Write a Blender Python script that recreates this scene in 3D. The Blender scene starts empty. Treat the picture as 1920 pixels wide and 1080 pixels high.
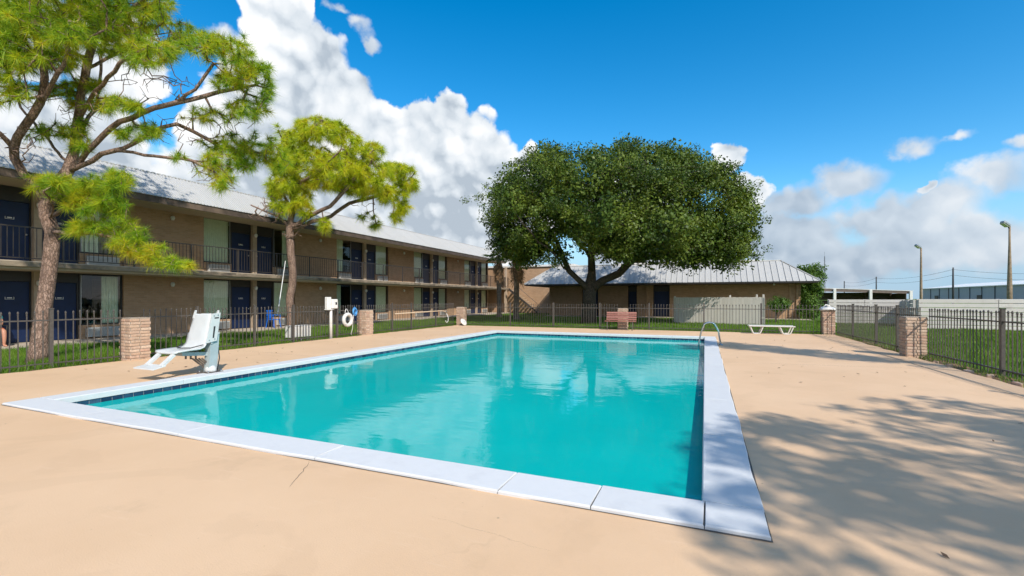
import bpy, bmesh, math, random
import numpy as np
from mathutils import Vector, Matrix
R_ = math.radians
rng = np.random.default_rng(7)
random.seed(7)
scene = bpy.context.scene
COL = scene.collection

# ------------------------------------------------------------------ camera
FPX = 867.0; YAW = R_(22.66); EYE = 1.5; HOR = 560.0
cam_d = bpy.data.cameras.new('camera'); cam = bpy.data.objects.new('camera', cam_d); COL.objects.link(cam)
cam_d.sensor_width = 36.0; cam_d.lens = FPX / 1920 * 36.0
cam_d.shift_y = (HOR - 540) / 1920.0
cam_d.clip_start = 0.05; cam_d.clip_end = 6000
cam.location = (0, 0, EYE); cam.rotation_euler = (R_(90), 0, YAW)
scene.camera = cam
scene.render.resolution_x = 1024; scene.render.resolution_y = 576

# ------------------------------------------------------------------ light
SUN_EL = R_(41); SUN_AZ = Vector((0.76, -0.65, 0)).normalized()
sun_dir = Vector((SUN_AZ.x * math.cos(SUN_EL), SUN_AZ.y * math.cos(SUN_EL), math.sin(SUN_EL)))
sl = bpy.data.lights.new('sun', 'SUN'); so = bpy.data.objects.new('sun', sl); COL.objects.link(so)
sl.energy = 4.3; sl.angle = R_(0.55); sl.color = (1.0, 0.94, 0.85)
so.rotation_euler = (-sun_dir).to_track_quat('-Z', 'Y').to_euler()
so.location = (20, -20, 30)
vs = scene.view_settings
vs.view_transform = 'Standard'; vs.look = 'None'; vs.gamma = 1.0; vs.exposure = 0.24; vs.use_curve_mapping = False

# camera frame vectors, used to lay out the scene from measured bearings
FW = Vector((-math.sin(YAW), math.cos(YAW), 0)); RT = Vector((math.cos(YAW), math.sin(YAW), 0)); UP = Vector((0, 0, 1))
def at(px, py, d):
    """world point on the bearing of photo pixel (px, py) at depth d metres"""
    return FW * d + RT * ((px - 960) / FPX * d) + UP * (EYE + (HOR - py) / FPX * d)

# ------------------------------------------------------------------ node helpers
class NT:
    def __init__(s, tree): s.t = tree; s.n = tree.nodes; s.l = tree.links
    def node(s, typ, **kw):
        n = s.n.new(typ)
        ins = kw.pop('ins', {})
        for k, v in kw.items(): setattr(n, k, v)
        for k, v in ins.items(): s.put(n.inputs[k], v)
        return n
    def put(s, sock, v):
        if isinstance(v, bpy.types.NodeSocket): s.l.new(v, sock)
        elif isinstance(v, bpy.types.Node): s.l.new(v.outputs[0], sock)
        else: sock.default_value = v
    def math(s, op, a, b=None, c=None, clamp=False):
        n = s.n.new('ShaderNodeMath'); n.operation = op; n.use_clamp = clamp
        s.put(n.inputs[0], a)
        if b is not None: s.put(n.inputs[1], b)
        if c is not None: s.put(n.inputs[2], c)
        return n.outputs[0]
    def vmath(s, op, a, b=None, scale=None):
        n = s.n.new('ShaderNodeVectorMath'); n.operation = op
        s.put(n.inputs[0], a)
        if b is not None: s.put(n.inputs[1], b)
        if scale is not None: s.put(n.inputs['Scale'], scale)
        return n.outputs['Value'] if op in ('DISTANCE', 'DOT_PRODUCT', 'LENGTH') else n.outputs[0]
    def mix(s, f, a, b, blend='MIX'):
        n = s.n.new('ShaderNodeMix'); n.data_type = 'RGBA'; n.blend_type = blend
        s.put(n.inputs[0], f); s.put(n.inputs[6], a); s.put(n.inputs[7], b)
        return n.outputs[2]
    def noise(s, vec, scale, detail=2, rough=0.5, out=0, dist=0.0):
        n = s.n.new('ShaderNodeTexNoise'); s.put(n.inputs['Vector'], vec)
        n.inputs['Scale'].default_value = scale; n.inputs['Detail'].default_value = detail
        n.inputs['Roughness'].default_value = rough; n.inputs['Distortion'].default_value = dist
        return n.outputs[out]
    def ramp(s, f, stops, interp='LINEAR'):
        n = s.n.new('ShaderNodeValToRGB'); s.put(n.inputs[0], f); cr = n.color_ramp; cr.interpolation = interp
        while len(cr.elements) < len(stops): cr.elements.new(0.5)
        for e, (p, c) in zip(cr.elements, stops):
            e.position = p; e.color = (c, c, c, 1) if isinstance(c, (int, float)) else (*c, 1)
        return n.outputs[0]
    def mapr(s, f, a, b, c=0.0, d=1.0, smooth=True):
        n = s.n.new('ShaderNodeMapRange'); n.interpolation_type = 'SMOOTHSTEP' if smooth else 'LINEAR'
        s.put(n.inputs[0], f); n.inputs[1].default_value = a; n.inputs[2].default_value = b
        n.inputs[3].default_value = c; n.inputs[4].default_value = d
        return n.outputs[0]

# ------------------------------------------------------------------ sky
world = bpy.data.worlds.new('World'); scene.world = world; world.use_nodes = True
W = NT(world.node_tree); W.n.clear()
SKY_STRENGTH = 0.15
def sky_dir(px, py):
    v = FW + RT * ((px - 960) / FPX) + UP * ((HOR - py) / FPX); c = 1 / v.length
    return v.normalized(), c
def lobes(v, blobs, zs):
    """cloud thickness as a function of direction: a union of soft lobes"""
    acc = None
    for (px, py, r) in blobs:
        dv, c = sky_dir(px, py); rad = r / FPX * c ** 1.5; g = min(1.0, rad / 0.14) * 0.6 + 0.4
        f = W.math('MULTIPLY_ADD', W.vmath('DISTANCE', v, (dv.x, dv.y, dv.z * zs)), -g / rad, g)
        acc = f if acc is None else W.math('SMOOTH_MAX', acc, f, 0.12)
    return acc
CUM = [(505, 20, 75), (560, 30, 60), (560, 130, 120), (640, 230, 120), (480, 230, 150), (720, 250, 85), (800, 235, 75),
       (835, 205, 52), (885, 262, 62), (850, 330, 150), (930, 300, 52), (985, 292, 36), (950, 390, 115),
       (660, 400, 200), (450, 420, 200), (800, 450, 130), (200, 110, 125), (40, 60, 150), (100, 300, 200), (-220, 200, 300), (-500, 330, 260),
       (1364, 294, 42), (1345, 325, 38), (1405, 350, 38), (1735, 362, 24), (1500, 335, 24), (1180, 430, 130)]
SOFT = [(640, 28, 34), (668, 52, 44), (700, 78, 26), (415, 60, 50), (1490, 375, 100), (1590, 335, 95), (1740, 275, 62), (1810, 262, 40), (1850, 345, 110), (1775, 385, 115), (1640, 410, 130),
        (1470, 450, 150), (1700, 470, 150), (1860, 450, 140), (1560, 500, 150), (1935, 280, 60), (2120, 330, 150), (2300, 420, 220), (1250, 480, 150)]
tc = W.node('ShaderNodeTexCoord'); nrm = W.vmath('NORMALIZE', tc.outputs['Generated'])
sky = W.node('ShaderNodeTexSky', sky_type='NISHITA', sun_disc=False, sun_elevation=SUN_EL,
             sun_rotation=math.atan2(SUN_AZ.x, SUN_AZ.y), altitude=0.0, air_density=1.0, dust_density=0.3, ozone_density=2.0)
hsv = W.node('ShaderNodeHueSaturation', ins={'Color': sky.outputs[0], 'Saturation': 1.48, 'Value': 1.16, 'Hue': 0.494})
sep = W.node('ShaderNodeSeparateXYZ', ins={0: nrm}); el = sep.outputs[2]
n1 = W.node('ShaderNodeTexNoise', ins={'Vector': nrm, 'Scale': 10.0, 'Detail': 5.0, 'Roughness': 0.58})
n2 = W.node('ShaderNodeTexNoise', ins={'Vector': nrm, 'Scale': 4.0, 'Detail': 2.0, 'Roughness': 0.5})
w1 = W.vmath('SCALE', W.vmath('SUBTRACT', n1.outputs[1], (0.5, 0.5, 0.5)), scale=0.09)
w2 = W.vmath('SCALE', W.vmath('SUBTRACT', n2.outputs[1], (0.5, 0.5, 0.5)), scale=0.06)
vw = W.vmath('ADD', W.vmath('ADD', nrm, w1), w2)
c0 = lobes(vw, CUM, 1.0)
s0 = lobes(W.vmath('MULTIPLY', vw, (1, 1, 1.6)), SOFT, 1.6)
# billows, read at two places so that the side towards the sun comes out lit
vb = W.vmath('ADD', nrm, W.vmath('SCALE', n1.outputs[1], scale=0.06))
def billow(v):
    return W.node('ShaderNodeTexVoronoi', feature='F1', ins={'Vector': v, 'Scale': 9.0, 'Detail': 2.0, 'Roughness': 0.6}).outputs[0]
b0 = billow(vb); b1 = billow(W.vmath('ADD', vb, tuple(RT * 0.012 + UP * 0.014)))
puff = W.math('MULTIPLY', W.math('SUBTRACT', 0.42, b0), 0.42)
fz = W.math('MULTIPLY', W.math('SUBTRACT', n1.outputs[0], 0.5), 0.22)
cden = W.math('ADD', W.math('ADD', W.math('ADD', c0, 0.07), fz), W.math('MULTIPLY', puff, 0.65))
cmask = W.mapr(cden, 0.01, 0.10)
sden = W.math('ADD', W.math('ADD', s0, W.math('MULTIPLY', fz, 2.8)), W.math('MULTIPLY', puff, 0.65))
smask = W.math('MULTIPLY', W.mapr(sden, -0.04, 0.30), 0.95)
relief = W.math('MULTIPLY', W.math('SUBTRACT', b1, b0), 0.85)
edge = W.mapr(c0, 0.03, 0.55, 0.34, 0.0)
high = W.mapr(el, 0.10, 0.46, 0.0, 0.34)
litc = W.math('ADD', W.math('ADD', relief, edge), W.math('ADD', high, W.math('MULTIPLY', W.math('SUBTRACT', n2.outputs[0], 0.5), 0.70)))
litc = W.math('ADD', litc, W.math('MULTIPLY', W.math('SUBTRACT', n1.outputs[0], 0.5), 0.55))
litc = W.math('ADD', W.math('ADD', litc, 0.50), W.math('MULTIPLY', puff, 1.3), clamp=True)
k = 0.93 / SKY_STRENGTH
ccol = W.ramp(litc, [(0.0, (0.44, 0.51, 0.59)), (0.32, (0.68, 0.74, 0.80)), (0.64, (0.86, 0.89, 0.92)), (0.98, (1.02, 1.02, 1.02))])
ccol = W.vmath('SCALE', ccol, scale=k)
lits = W.math('ADD', W.math('ADD', W.math('MULTIPLY', relief, .8), W.math('MULTIPLY', W.math('SUBTRACT', n2.outputs[0], 0.5), 1.3)), W.mapr(el, 0.02, 0.34, 0.22, 0.58), clamp=True)
scol = W.ramp(lits, [(0.0, (0.38, 0.46, 0.56)), (0.45, (0.58, 0.65, 0.73)), (1.0, (0.90, 0.91, 0.92))])
scol = W.vmath('SCALE', scol, scale=k)
haze = W.mapr(el, 0.22, 0.02, 0.0, 0.88)
base = W.mix(haze, hsv.outputs[0], tuple(c * k for c in (0.30, 0.50, 0.72)) + (1,))
# unseen cloud behind the camera, its cover raised to whiten the ambient light
back = W.mapr(W.vmath('DOT_PRODUCT', nrm, tuple(FW)), 0.55, 0.30)
gmask = W.math('MULTIPLY', W.mapr(W.math('SUBTRACT', n2.outputs[0], W.math('MULTIPLY', el, 0.12)), 0.40, 0.50), back)
base = W.mix(gmask, base, tuple(c * k for c in (0.86, 0.87, 0.88)) + (1,))
c_ = W.mix(cmask, W.mix(smask, base, scol), ccol)
bg = W.node('ShaderNodeBackground', ins={'Color': c_, 'Strength': SKY_STRENGTH})
wo = W.node('ShaderNodeOutputWorld', ins={'Surface': bg.outputs[0]})
world.cycles.sampling_method = 'MANUAL'; world.cycles.sample_map_resolution = 512
cy = scene.cycles
cy.max_bounces = 6; cy.diffuse_bounces = 3; cy.glossy_bounces = 3; cy.transmission_bounces = 3; cy.transparent_max_bounces = 8
cy.adaptive_threshold = 0.02; cy.caustics_reflective = False; cy.caustics_refractive = False

# ------------------------------------------------------------------ materials
M = {}
def new_mat(name):
    m = bpy.data.materials.new(name); m.use_nodes = True; N = NT(m.node_tree); N.n.clear()
    M[name] = m; return m, N
def finish(N, surf, disp=None):
    o = N.node('ShaderNodeOutputMaterial'); N.l.new(surf if isinstance(surf, bpy.types.NodeSocket) else surf.outputs[0], o.inputs[0])
def pos(N): return N.node('ShaderNodeNewGeometry').outputs['Position']
def plain(name, col, rough=0.6, metal=0.0, var=0.10, vscale=6.0, bump=0.0, bscale=40.0, spec=0.4, dirt=None, dscale=1.2):
    m, N = new_mat(name); p = pos(N)
    n1 = N.noise(p, vscale, 5, 0.6)
    c = N.mix(N.mapr(n1, 0.3, 0.7), tuple(x * (1 - var) for x in col) + (1,), tuple(min(1, x * (1 + var)) for x in col) + (1,))
    if dirt:
        dm = N.mapr(N.noise(p, dscale, 6, 0.65), 0.48, 0.75); c = N.mix(N.math('MULTIPLY', dm, dirt[1]), c, (*dirt[0], 1))
    b = N.node('ShaderNodeBsdfPrincipled', ins={'Base Color': c, 'Roughness': rough, 'Metallic': metal, 'Specular IOR Level': spec})
    if bump:
        bp = N.node('ShaderNodeBump', ins={'Height': N.noise(p, bscale, 4, 0.6), 'Strength': bump, 'Distance': 0.02}); N.l.new(bp.outputs[0], b.inputs['Normal'])
    finish(N, b); return m

def deck_mat():
    m, N = new_mat('deck_concrete'); p = pos(N)
    a = N.noise(p, 0.35, 5, 0.6); b_ = N.noise(p, 2.2, 6, 0.65); f = N.noise(p, 90.0, 3, 0.6)
    c = N.mix(N.mapr(a, 0.3, 0.7), (0.635, 0.42, 0.25, 1), (0.695, 0.475, 0.295, 1))
    c = N.mix(N.math('MULTIPLY', N.mapr(b_, 0.45, 0.75), 0.22), c, (0.74, 0.51, 0.33, 1))
    c = N.mix(N.math('MULTIPLY', N.mapr(N.noise(p, 1.1, 7, 0.72), 0.52, 0.75), 0.36), c, (0.44, 0.29, 0.16, 1))
    c = N.mix(N.math('MULTIPLY', N.mapr(f, 0.55, 0.8), 0.16), c, (0.40, 0.26, 0.14, 1))
    # small scuffs and spots of wear
    v = N.node('ShaderNodeTexVoronoi', ins={'Vector': p, 'Scale': 2.6}); vd = v.outputs['Distance']
    spot = N.math('MULTIPLY', N.mapr(vd, 0.035, 0.012), N.mapr(N.noise(p, 1.3, 2), 0.46, 0.56))
    c = N.mix(N.math('MULTIPLY', spot, 0.6), c, (0.14, 0.10, 0.07, 1))
    v2 = N.node('ShaderNodeTexVoronoi', ins={'Vector': p, 'Scale': 9.0, 'Randomness': 1.0}).outputs['Distance']
    c = N.mix(N.math('MULTIPLY', N.math('MULTIPLY', N.mapr(v2, 0.05, 0.02), N.mapr(N.noise(p, 0.9, 3), 0.5, 0.6)), 0.5), c, (0.25, 0.17, 0.10, 1))
    blot = N.mapr(N.noise(p, 0.62, 4, 0.55, dist=1.2), 0.56, 0.60)
    c = N.mix(N.math('MULTIPLY', blot, 0.09), c, (0.42, 0.27, 0.16, 1))
    # trowel marks: streaks with a direction of their own
    mp = N.vmath('MULTIPLY', p, (2.0, 14.0, 1.0)); st = N.noise(mp, 1.0, 5, 0.65)
    c = N.mix(N.math('MULTIPLY', N.mapr(st, 0.58, 0.76), 0.24), c, (0.78, 0.58, 0.40, 1))
    # hairline cracks
    vc = N.node('ShaderNodeTexVoronoi', feature='DISTANCE_TO_EDGE', ins={'Vector': N.vmath('ADD', p, N.vmath('SCALE', N.noise(p, 1.2, 4, 0.6, out=1), scale=0.7)), 'Scale': 0.17}).outputs['Distance']
    cr = N.math('MULTIPLY', N.mapr(vc, 0.0022, 0.0006), N.mapr(N.noise(p, 0.5, 2), 0.46, 0.58))
    c = N.mix(N.math('MULTIPLY', cr, 0.12), c, (0.20, 0.13, 0.08, 1))
    bp = N.node('ShaderNodeBump', ins={'Height': N.math('ADD', f, N.math('MULTIPLY', b_, 0.8)), 'Strength': 0.22, 'Distance': 0.01})
    b = N.node('ShaderNodeBsdfPrincipled', ins={'Base Color': c, 'Roughness': 0.72, 'Specular IOR Level': 0.3, 'Normal': bp.outputs[0]})
    finish(N, b)
deck_mat()

def brick_mat(name, c1, c2, mortar, axis):
    m, N = new_mat(name); p = pos(N)
    s = N.node('ShaderNodeSeparateXYZ', ins={0: p}); cb = N.node('ShaderNodeCombineXYZ')
    N.l.new(s.outputs[1 if axis == 'Y' else 0], cb.inputs[0]); N.l.new(s.outputs[2], cb.inputs[1])
    br = N.node('ShaderNodeTexBrick', ins={'Vector': cb.outputs[0], 'Color1': (*c1, 1), 'Color2': (*c2, 1), 'Mortar': (*mortar, 1), 'Scale': 1.0,
                'Mortar Size': 0.006, 'Mortar Smooth': 0.3, 'Bias': 0.1, 'Brick Width': 0.23, 'Row Height': 0.072})
    c = N.mix(N.math('MULTIPLY', N.mapr(N.noise(p, 1.4, 6, 0.65), 0.45, 0.72), 0.35), br.outputs[0], tuple(x * 0.62 for x in c1) + (1,))
    c = N.mix(N.math('MULTIPLY', N.mapr(N.noise(N.vmath('MULTIPLY', p, (1, 1, 6)), 2.4, 4), 0.5, 0.8), 0.3), c, tuple(min(1, x * 1.35) for x in c2) + (1,))
    h = N.math('SUBTRACT', 1.0, br.outputs[1])
    bp = N.node('ShaderNodeBump', ins={'Height': N.math('ADD', h, N.math('MULTIPLY', N.noise(p, 60, 3), 0.3)), 'Strength': 0.5, 'Distance': 0.01})
    b = N.node('ShaderNodeBsdfPrincipled', ins={'Base Color': c, 'Roughness': 0.85, 'Specular IOR Level': 0.2, 'Normal': bp.outputs[0]})
    finish(N, b)
brick_mat('brick_wall_y', (0.375, 0.23, 0.13), (0.45, 0.285, 0.17), (0.41, 0.31, 0.22), 'Y')
brick_mat('brick_wall_x', (0.375, 0.23, 0.13), (0.45, 0.285, 0.17), (0.41, 0.31, 0.22), 'X')

def island_mat(name, cols, rough=0.8, bump=0.4, spec=0.2, bscale=50, stain=None, mott=.45):
    """bricks, boards, tiles: each object takes its own tone"""
    m, N = new_mat(name); p = pos(N)
    oi = N.node('ShaderNodeObjectInfo').outputs['Random']
    n = len(cols); c = N.ramp(oi, [(i / max(1, n - 1), cc) for i, cc in enumerate(cols)], 'LINEAR')
    nz = N.noise(p, bscale * 0.4, 5, 0.65)
    c = N.mix(N.math('MULTIPLY', N.mapr(nz, 0.35, 0.75), mott), c, tuple(x * 0.6 for x in cols[0]) + (1,))
    if stain:
        c = N.mix(N.math('MULTIPLY', N.mapr(N.noise(p, 3.0, 5, 0.65), 0.52, 0.7), stain[1]), c, (*stain[0], 1))
    bp = N.node('ShaderNodeBump', ins={'Height': N.noise(p, bscale, 4, 0.6), 'Strength': bump, 'Distance': 0.01})
    b = N.node('ShaderNodeBsdfPrincipled', ins={'Base Color': c, 'Roughness': rough, 'Specular IOR Level': spec, 'Normal': bp.outputs[0]})
    finish(N, b)
island_mat('pillar_brick', [(0.50, 0.34, 0.24), (0.58, 0.42, 0.30), (0.43, 0.28, 0.20), (0.64, 0.49, 0.37), (0.52, 0.32, 0.23)], stain=((0.13, 0.09, 0.07), 0.55))
island_mat('pool_tile', [(0.006, 0.018, 0.055), (0.010, 0.035, 0.09), (0.015, 0.055, 0.11), (0.05, 0.10, 0.17)], rough=0.25, bump=0.1, spec=0.6, bscale=30)
island_mat('bench_slat', [(0.30, 0.13, 0.10), (0.38, 0.18, 0.145), (0.34, 0.15, 0.12)], rough=0.65, bump=0.2)
island_mat('white_board', [(0.58, 0.54, 0.47), (0.63, 0.585, 0.52), (0.55, 0.51, 0.445)], rough=0.7, bump=0.2, stain=((0.44, 0.40, 0.35), 0.3), mott=.15)
island_mat('panel_plank', [(0.60, 0.555, 0.51), (0.65, 0.605, 0.56), (0.56, 0.52, 0.475)], rough=0.75, bump=0.2, stain=((0.46, 0.41, 0.37), 0.35), mott=.15)
island_mat('coping_paint', [(0.60, 0.605, 0.605), (0.63, 0.635, 0.635), (0.58, 0.585, 0.585)], rough=0.6, bump=0.12, spec=0.3, bscale=26, stain=((0.50, 0.50, 0.51), 0.35), mott=.07)
island_mat('roof_metal', [(0.42, 0.415, 0.40), (0.45, 0.445, 0.43), (0.435, 0.43, 0.415)], rough=0.5, bump=0.0, spec=0.4, bscale=10, stain=((0.34, 0.33, 0.30), 0.25), mott=.05)
plain('coping_joint', (0.10, 0.09, 0.08), 0.9)
plain('mortar', (0.34, 0.28, 0.22), 0.95, bump=0.4)
plain('fence_metal', (0.085, 0.074, 0.064), 0.45, var=0.15, vscale=20, spec=0.5)
plain('rail_metal', (0.045, 0.038, 0.034), 0.5, spec=0.5)
plain('navy_paint', (0.0025, 0.014, 0.058), 0.55, var=0.15, vscale=2)
plain('dark_frame', (0.030, 0.026, 0.024), 0.45)
plain('alu_frame', (0.30, 0.30, 0.29), 0.4, metal=0.6)
plain('curtain_fabric', (0.80, 0.82, 0.70), 0.9, var=0.06)
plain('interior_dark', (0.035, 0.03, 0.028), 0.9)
plain('slab_concrete', (0.24, 0.19, 0.135), 0.85, var=0.25, vscale=3, bump=0.3, dirt=((0.04, 0.034, 0.03), 0.9), dscale=1.3)
plain('walk_concrete', (0.44, 0.37, 0.29), 0.85, var=0.12, vscale=2, bump=0.2)
plain('soffit_paint', (0.46, 0.37, 0.27), 0.7, var=0.06, vscale=2)
plain('fascia_wood', (0.075, 0.055, 0.042), 0.75, var=0.3, vscale=3, dirt=((0.20, 0.14, 0.10), 0.7), dscale=0.5)
plain('pier_paint', (0.42, 0.32, 0.23), 0.75, var=0.08)
plain('ac_metal', (0.50, 0.50, 0.48), 0.4, metal=0.2)
plain('white_plastic', (0.62, 0.60, 0.56), 0.35, var=0.04, spec=0.5)
plain('lift_plastic', (0.58, 0.585, 0.57), 0.4, var=0.04, spec=0.45, dirt=((0.5, 0.5, 0.48), 0.3))
plain('lift_grey', (0.36, 0.42, 0.43), 0.4, var=0.08)
plain('lift_steel', (0.16, 0.13, 0.11), 0.45, metal=0.5)
plain('stainless', (0.62, 0.63, 0.62), 0.18, metal=1.0, var=0.05)
plain('white_paint', (0.72, 0.70, 0.66), 0.5, var=0.06, dirt=((0.45, 0.40, 0.33), 0.4))
plain('lamp_glass', (0.72, 0.72, 0.68), 0.3)
plain('blue_plastic', (0.01, 0.13, 0.55), 0.35)
plain('blue_rope', (0.10, 0.35, 0.72), 0.8)
plain('black_plastic', (0.02, 0.02, 0.02), 0.5)
plain('tan_pipe', (0.50, 0.38, 0.26), 0.5)
plain('pole_wood', (0.26, 0.19, 0.125), 0.8, var=0.25, vscale=5, bump=0.3)
plain('dark_pole', (0.05, 0.05, 0.055), 0.8)
plain('lamp_metal', (0.40, 0.41, 0.42), 0.35, metal=0.6)
plain('warehouse_metal', (0.27, 0.32, 0.38), 0.5, var=0.06, vscale=0.2)
plain('warehouse_roof', (0.70, 0.70, 0.68), 0.5)
plain('carport_metal', (0.16, 0.12, 0.10), 0.6)
plain('soil', (0.20, 0.11, 0.065), 0.95, var=0.3, vscale=8, bump=0.6)
plain('pool_shell', (0.42, 0.72, 0.70), 0.6, var=0.05, vscale=1.0)
plain('skin', (0.52, 0.25, 0.16), 0.5, var=0.06); plain('teal_cloth', (0.03, 0.26, 0.27), 0.85); plain('rust_cloth', (0.42, 0.10, 0.035), 0.85)
plain('red_hair', (0.16, 0.045, 0.02), 0.6)
plain('dead_frond', (0.34, 0.20, 0.10), 0.9, var=0.3, vscale=5)
plain('palm_bark', (0.22, 0.16, 0.11), 0.9, var=0.3, vscale=9, bump=0.6, bscale=20)
plain('dry_twig', (0.30, 0.23, 0.18), 0.9)
plain('metal_sign', (0.02, 0.16, 0.55), 0.4)

def bark_mat(name, c1, c2, c3):
    m, N = new_mat(name); p = pos(N)
    q = N.vmath('MULTIPLY', p, (1, 1, 0.28)); q = N.vmath('ADD', q, N.vmath('SCALE', N.noise(p, 5, 4, 0.6, out=1), scale=0.16))
    v = N.node('ShaderNodeTexVoronoi', feature='DISTANCE_TO_EDGE', ins={'Vector': q, 'Scale': 19.0})
    dark_line = N.mapr(v.outputs['Distance'], 0.0, 0.16)
    c = N.mix(N.mapr(N.noise(p, 6, 6, 0.7), 0.35, 0.65), (*c1, 1), (*c2, 1))
    c = N.mix(N.math('MULTIPLY', N.mapr(N.noise(p, 22, 4, 0.7), 0.5, 0.7), 0.5), c, tuple(x * 0.6 for x in c1) + (1,))
    c = N.mix(N.math('ADD', N.math('MULTIPLY', dark_line, 0.65), 0.35), (*c3, 1), c)
    bp = N.node('ShaderNodeBump', ins={'Height': N.math('ADD', dark_line, N.math('MULTIPLY', N.noise(p, 35, 4), 1.2)), 'Strength': 0.7, 'Distance': 0.025})
    finish(N, N.node('ShaderNodeBsdfPrincipled', ins={'Base Color': c, 'Roughness': 0.9, 'Specular IOR Level': 0.15, 'Normal': bp.outputs[0]}))
bark_mat('pine_bark', (0.24, 0.155, 0.115), (0.37, 0.255, 0.195), (0.085, 0.056, 0.042))
bark_mat('oak_bark', (0.085, 0.07, 0.055), (0.13, 0.105, 0.08), (0.03, 0.025, 0.02))

def leaf_mat(name, cols, trans=0.3, rough=0.5, nscale=0.5, spread=0.5):
    m, N = new_mat(name); p = pos(N); g = N.node('ShaderNodeNewGeometry')
    r = g.outputs['Random Per Island']
    f = N.math('ADD', N.math('MULTIPLY', r, spread), N.math('MULTIPLY', N.mapr(N.noise(p, nscale, 3, 0.55), 0.3, 0.7), 1 - spread))
    n = len(cols); c = N.ramp(f, [(i / (n - 1), cc) for i, cc in enumerate(cols)])
    d = N.node('ShaderNodeBsdfPrincipled', ins={'Base Color': c, 'Roughness': rough, 'Specular IOR Level': 0.3})
    t = N.node('ShaderNodeBsdfTranslucent', ins={'Color': N.mix(1.0, c, (1.25, 1.15, 0.55, 1), 'MULTIPLY')})
    ms = N.node('ShaderNodeMixShader', ins={0: trans, 1: d.outputs[0], 2: t.outputs[0]})
    finish(N, ms)
leaf_mat('pine_needles', [(0.06, 0.15, 0.012), (0.14, 0.29, 0.016), (0.26, 0.42, 0.020), (0.44, 0.52, 0.022), (0.58, 0.54, 0.025), (0.46, 0.26, 0.035)], 0.42, nscale=1.5)
leaf_mat('pine_needles_yellow', [(0.09, 0.16, 0.012), (0.30, 0.41, 0.015), (0.50, 0.58, 0.02), (0.66, 0.63, 0.03), (0.44, 0.29, 0.04)], 0.40, nscale=1.5)
leaf_mat('oak_leaves', [(0.014, 0.032, 0.005), (0.040, 0.078, 0.009), (0.080, 0.130, 0.014), (0.145, 0.19, 0.022), (0.10, 0.15, 0.016)], 0.22, nscale=0.7, spread=.35)
leaf_mat('shrub_leaves', [(0.04, 0.09, 0.015), (0.10, 0.19, 0.03), (0.18, 0.27, 0.045)], 0.3, nscale=1.5)
leaf_mat('palm_leaves', [(0.02, 0.05, 0.015), (0.05, 0.09, 0.025), (0.12, 0.13, 0.03)], 0.2, nscale=1.0)
leaf_mat('grass_blades', [(0.05, 0.11, 0.010), (0.085, 0.18, 0.016), (0.14, 0.25, 0.022), (0.22, 0.27, 0.04)], 0.3, nscale=0.6, spread=0.55)
leaf_mat('dry_leaves', [(0.12, 0.07, 0.04), (0.22, 0.13, 0.07), (0.30, 0.20, 0.12)], 0.1)

def ground_mat():
    m, N = new_mat('lawn_ground'); p = pos(N)
    c = N.mix(N.mapr(N.noise(p, 0.5, 5, 0.6), 0.35, 0.65), (0.065, 0.125, 0.014, 1), (0.10, 0.18, 0.020, 1))
    c = N.mix(N.math('MULTIPLY', N.mapr(N.noise(p, 14, 5, 0.7), 0.5, 0.75), 0.6), c, (0.035, 0.070, 0.010, 1))
    c = N.mix(N.math('MULTIPLY', N.mapr(N.noise(p, 1.7, 6, 0.7), 0.60, 0.75), 0.6), c, (0.13, 0.10, 0.04, 1))
    bp = N.node('ShaderNodeBump', ins={'Height': N.noise(p, 30, 5, 0.7), 'Strength': 0.8, 'Distance': 0.05})
    finish(N, N.node('ShaderNodeBsdfPrincipled', ins={'Base Color': c, 'Roughness': 0.9, 'Specular IOR Level': 0.1, 'Normal': bp.outputs[0]}))
ground_mat()

def water_mat():
    m, N = new_mat('pool_water'); p = pos(N)
    # gentle ripples; calmer towards the near end
    s = N.node('ShaderNodeSeparateXYZ', ins={0: p})
    h = N.math('ADD', N.noise(N.vmath('MULTIPLY', p, (0.8, 1.5, 1)), 1.5, 3, 0.5), N.math('MULTIPLY', N.noise(N.vmath('MULTIPLY', p, (1, 1.8, 1)), 7.0, 3, 0.5), 0.10))
    bp = N.node('ShaderNodeBump', ins={'Height': h, 'Strength': 0.10, 'Distance': 0.06})
    milk = N.mix(N.mapr(N.noise(p, 0.4, 3), 0.3, 0.7), (0.001, 0.50, 0.475, 1), (0.002, 0.56, 0.53, 1))
    d = N.node('ShaderNodeBsdfDiffuse', ins={'Color': milk})
    t = N.node('ShaderNodeBsdfTransparent', ins={'Color': (0.30, 0.92, 0.94, 1)})
    body = N.node('ShaderNodeMixShader', ins={0: 0.72, 1: t.outputs[0], 2: d.outputs[0]})
    gl = N.node('ShaderNodeBsdfGlossy', ins={'Color': (1, 1, 1, 1), 'Roughness': 0.03, 'Normal': bp.outputs[0]})
    fr = N.node('ShaderNodeFresnel', ins={'IOR': 1.333, 'Normal': bp.outputs[0]})
    ms = N.node('ShaderNodeMixShader', ins={0: N.math('MULTIPLY', fr.outputs[0], 0.72), 1: body.outputs[0], 2: gl.outputs[0]})
    finish(N, ms)
water_mat()

def glass_mat():
    m, N = new_mat('window_glass')
    t = N.node('ShaderNodeBsdfTransparent', ins={'Color': (0.90, 0.93, 0.88, 1)})
    gl = N.node('ShaderNodeBsdfGlossy', ins={'Color': (1, 1, 1, 1), 'Roughness': 0.02})
    fr = N.node('ShaderNodeFresnel', ins={'IOR': 1.55}); bf = N.node('ShaderNodeNewGeometry').outputs['Backfacing']
    finish(N, N.node('ShaderNodeMixShader', ins={0: N.math('MULTIPLY', fr.outputs[0], N.math('SUBTRACT', 1.0, bf)), 1: t.outputs[0], 2: gl.outputs[0]}))
glass_mat()

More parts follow.
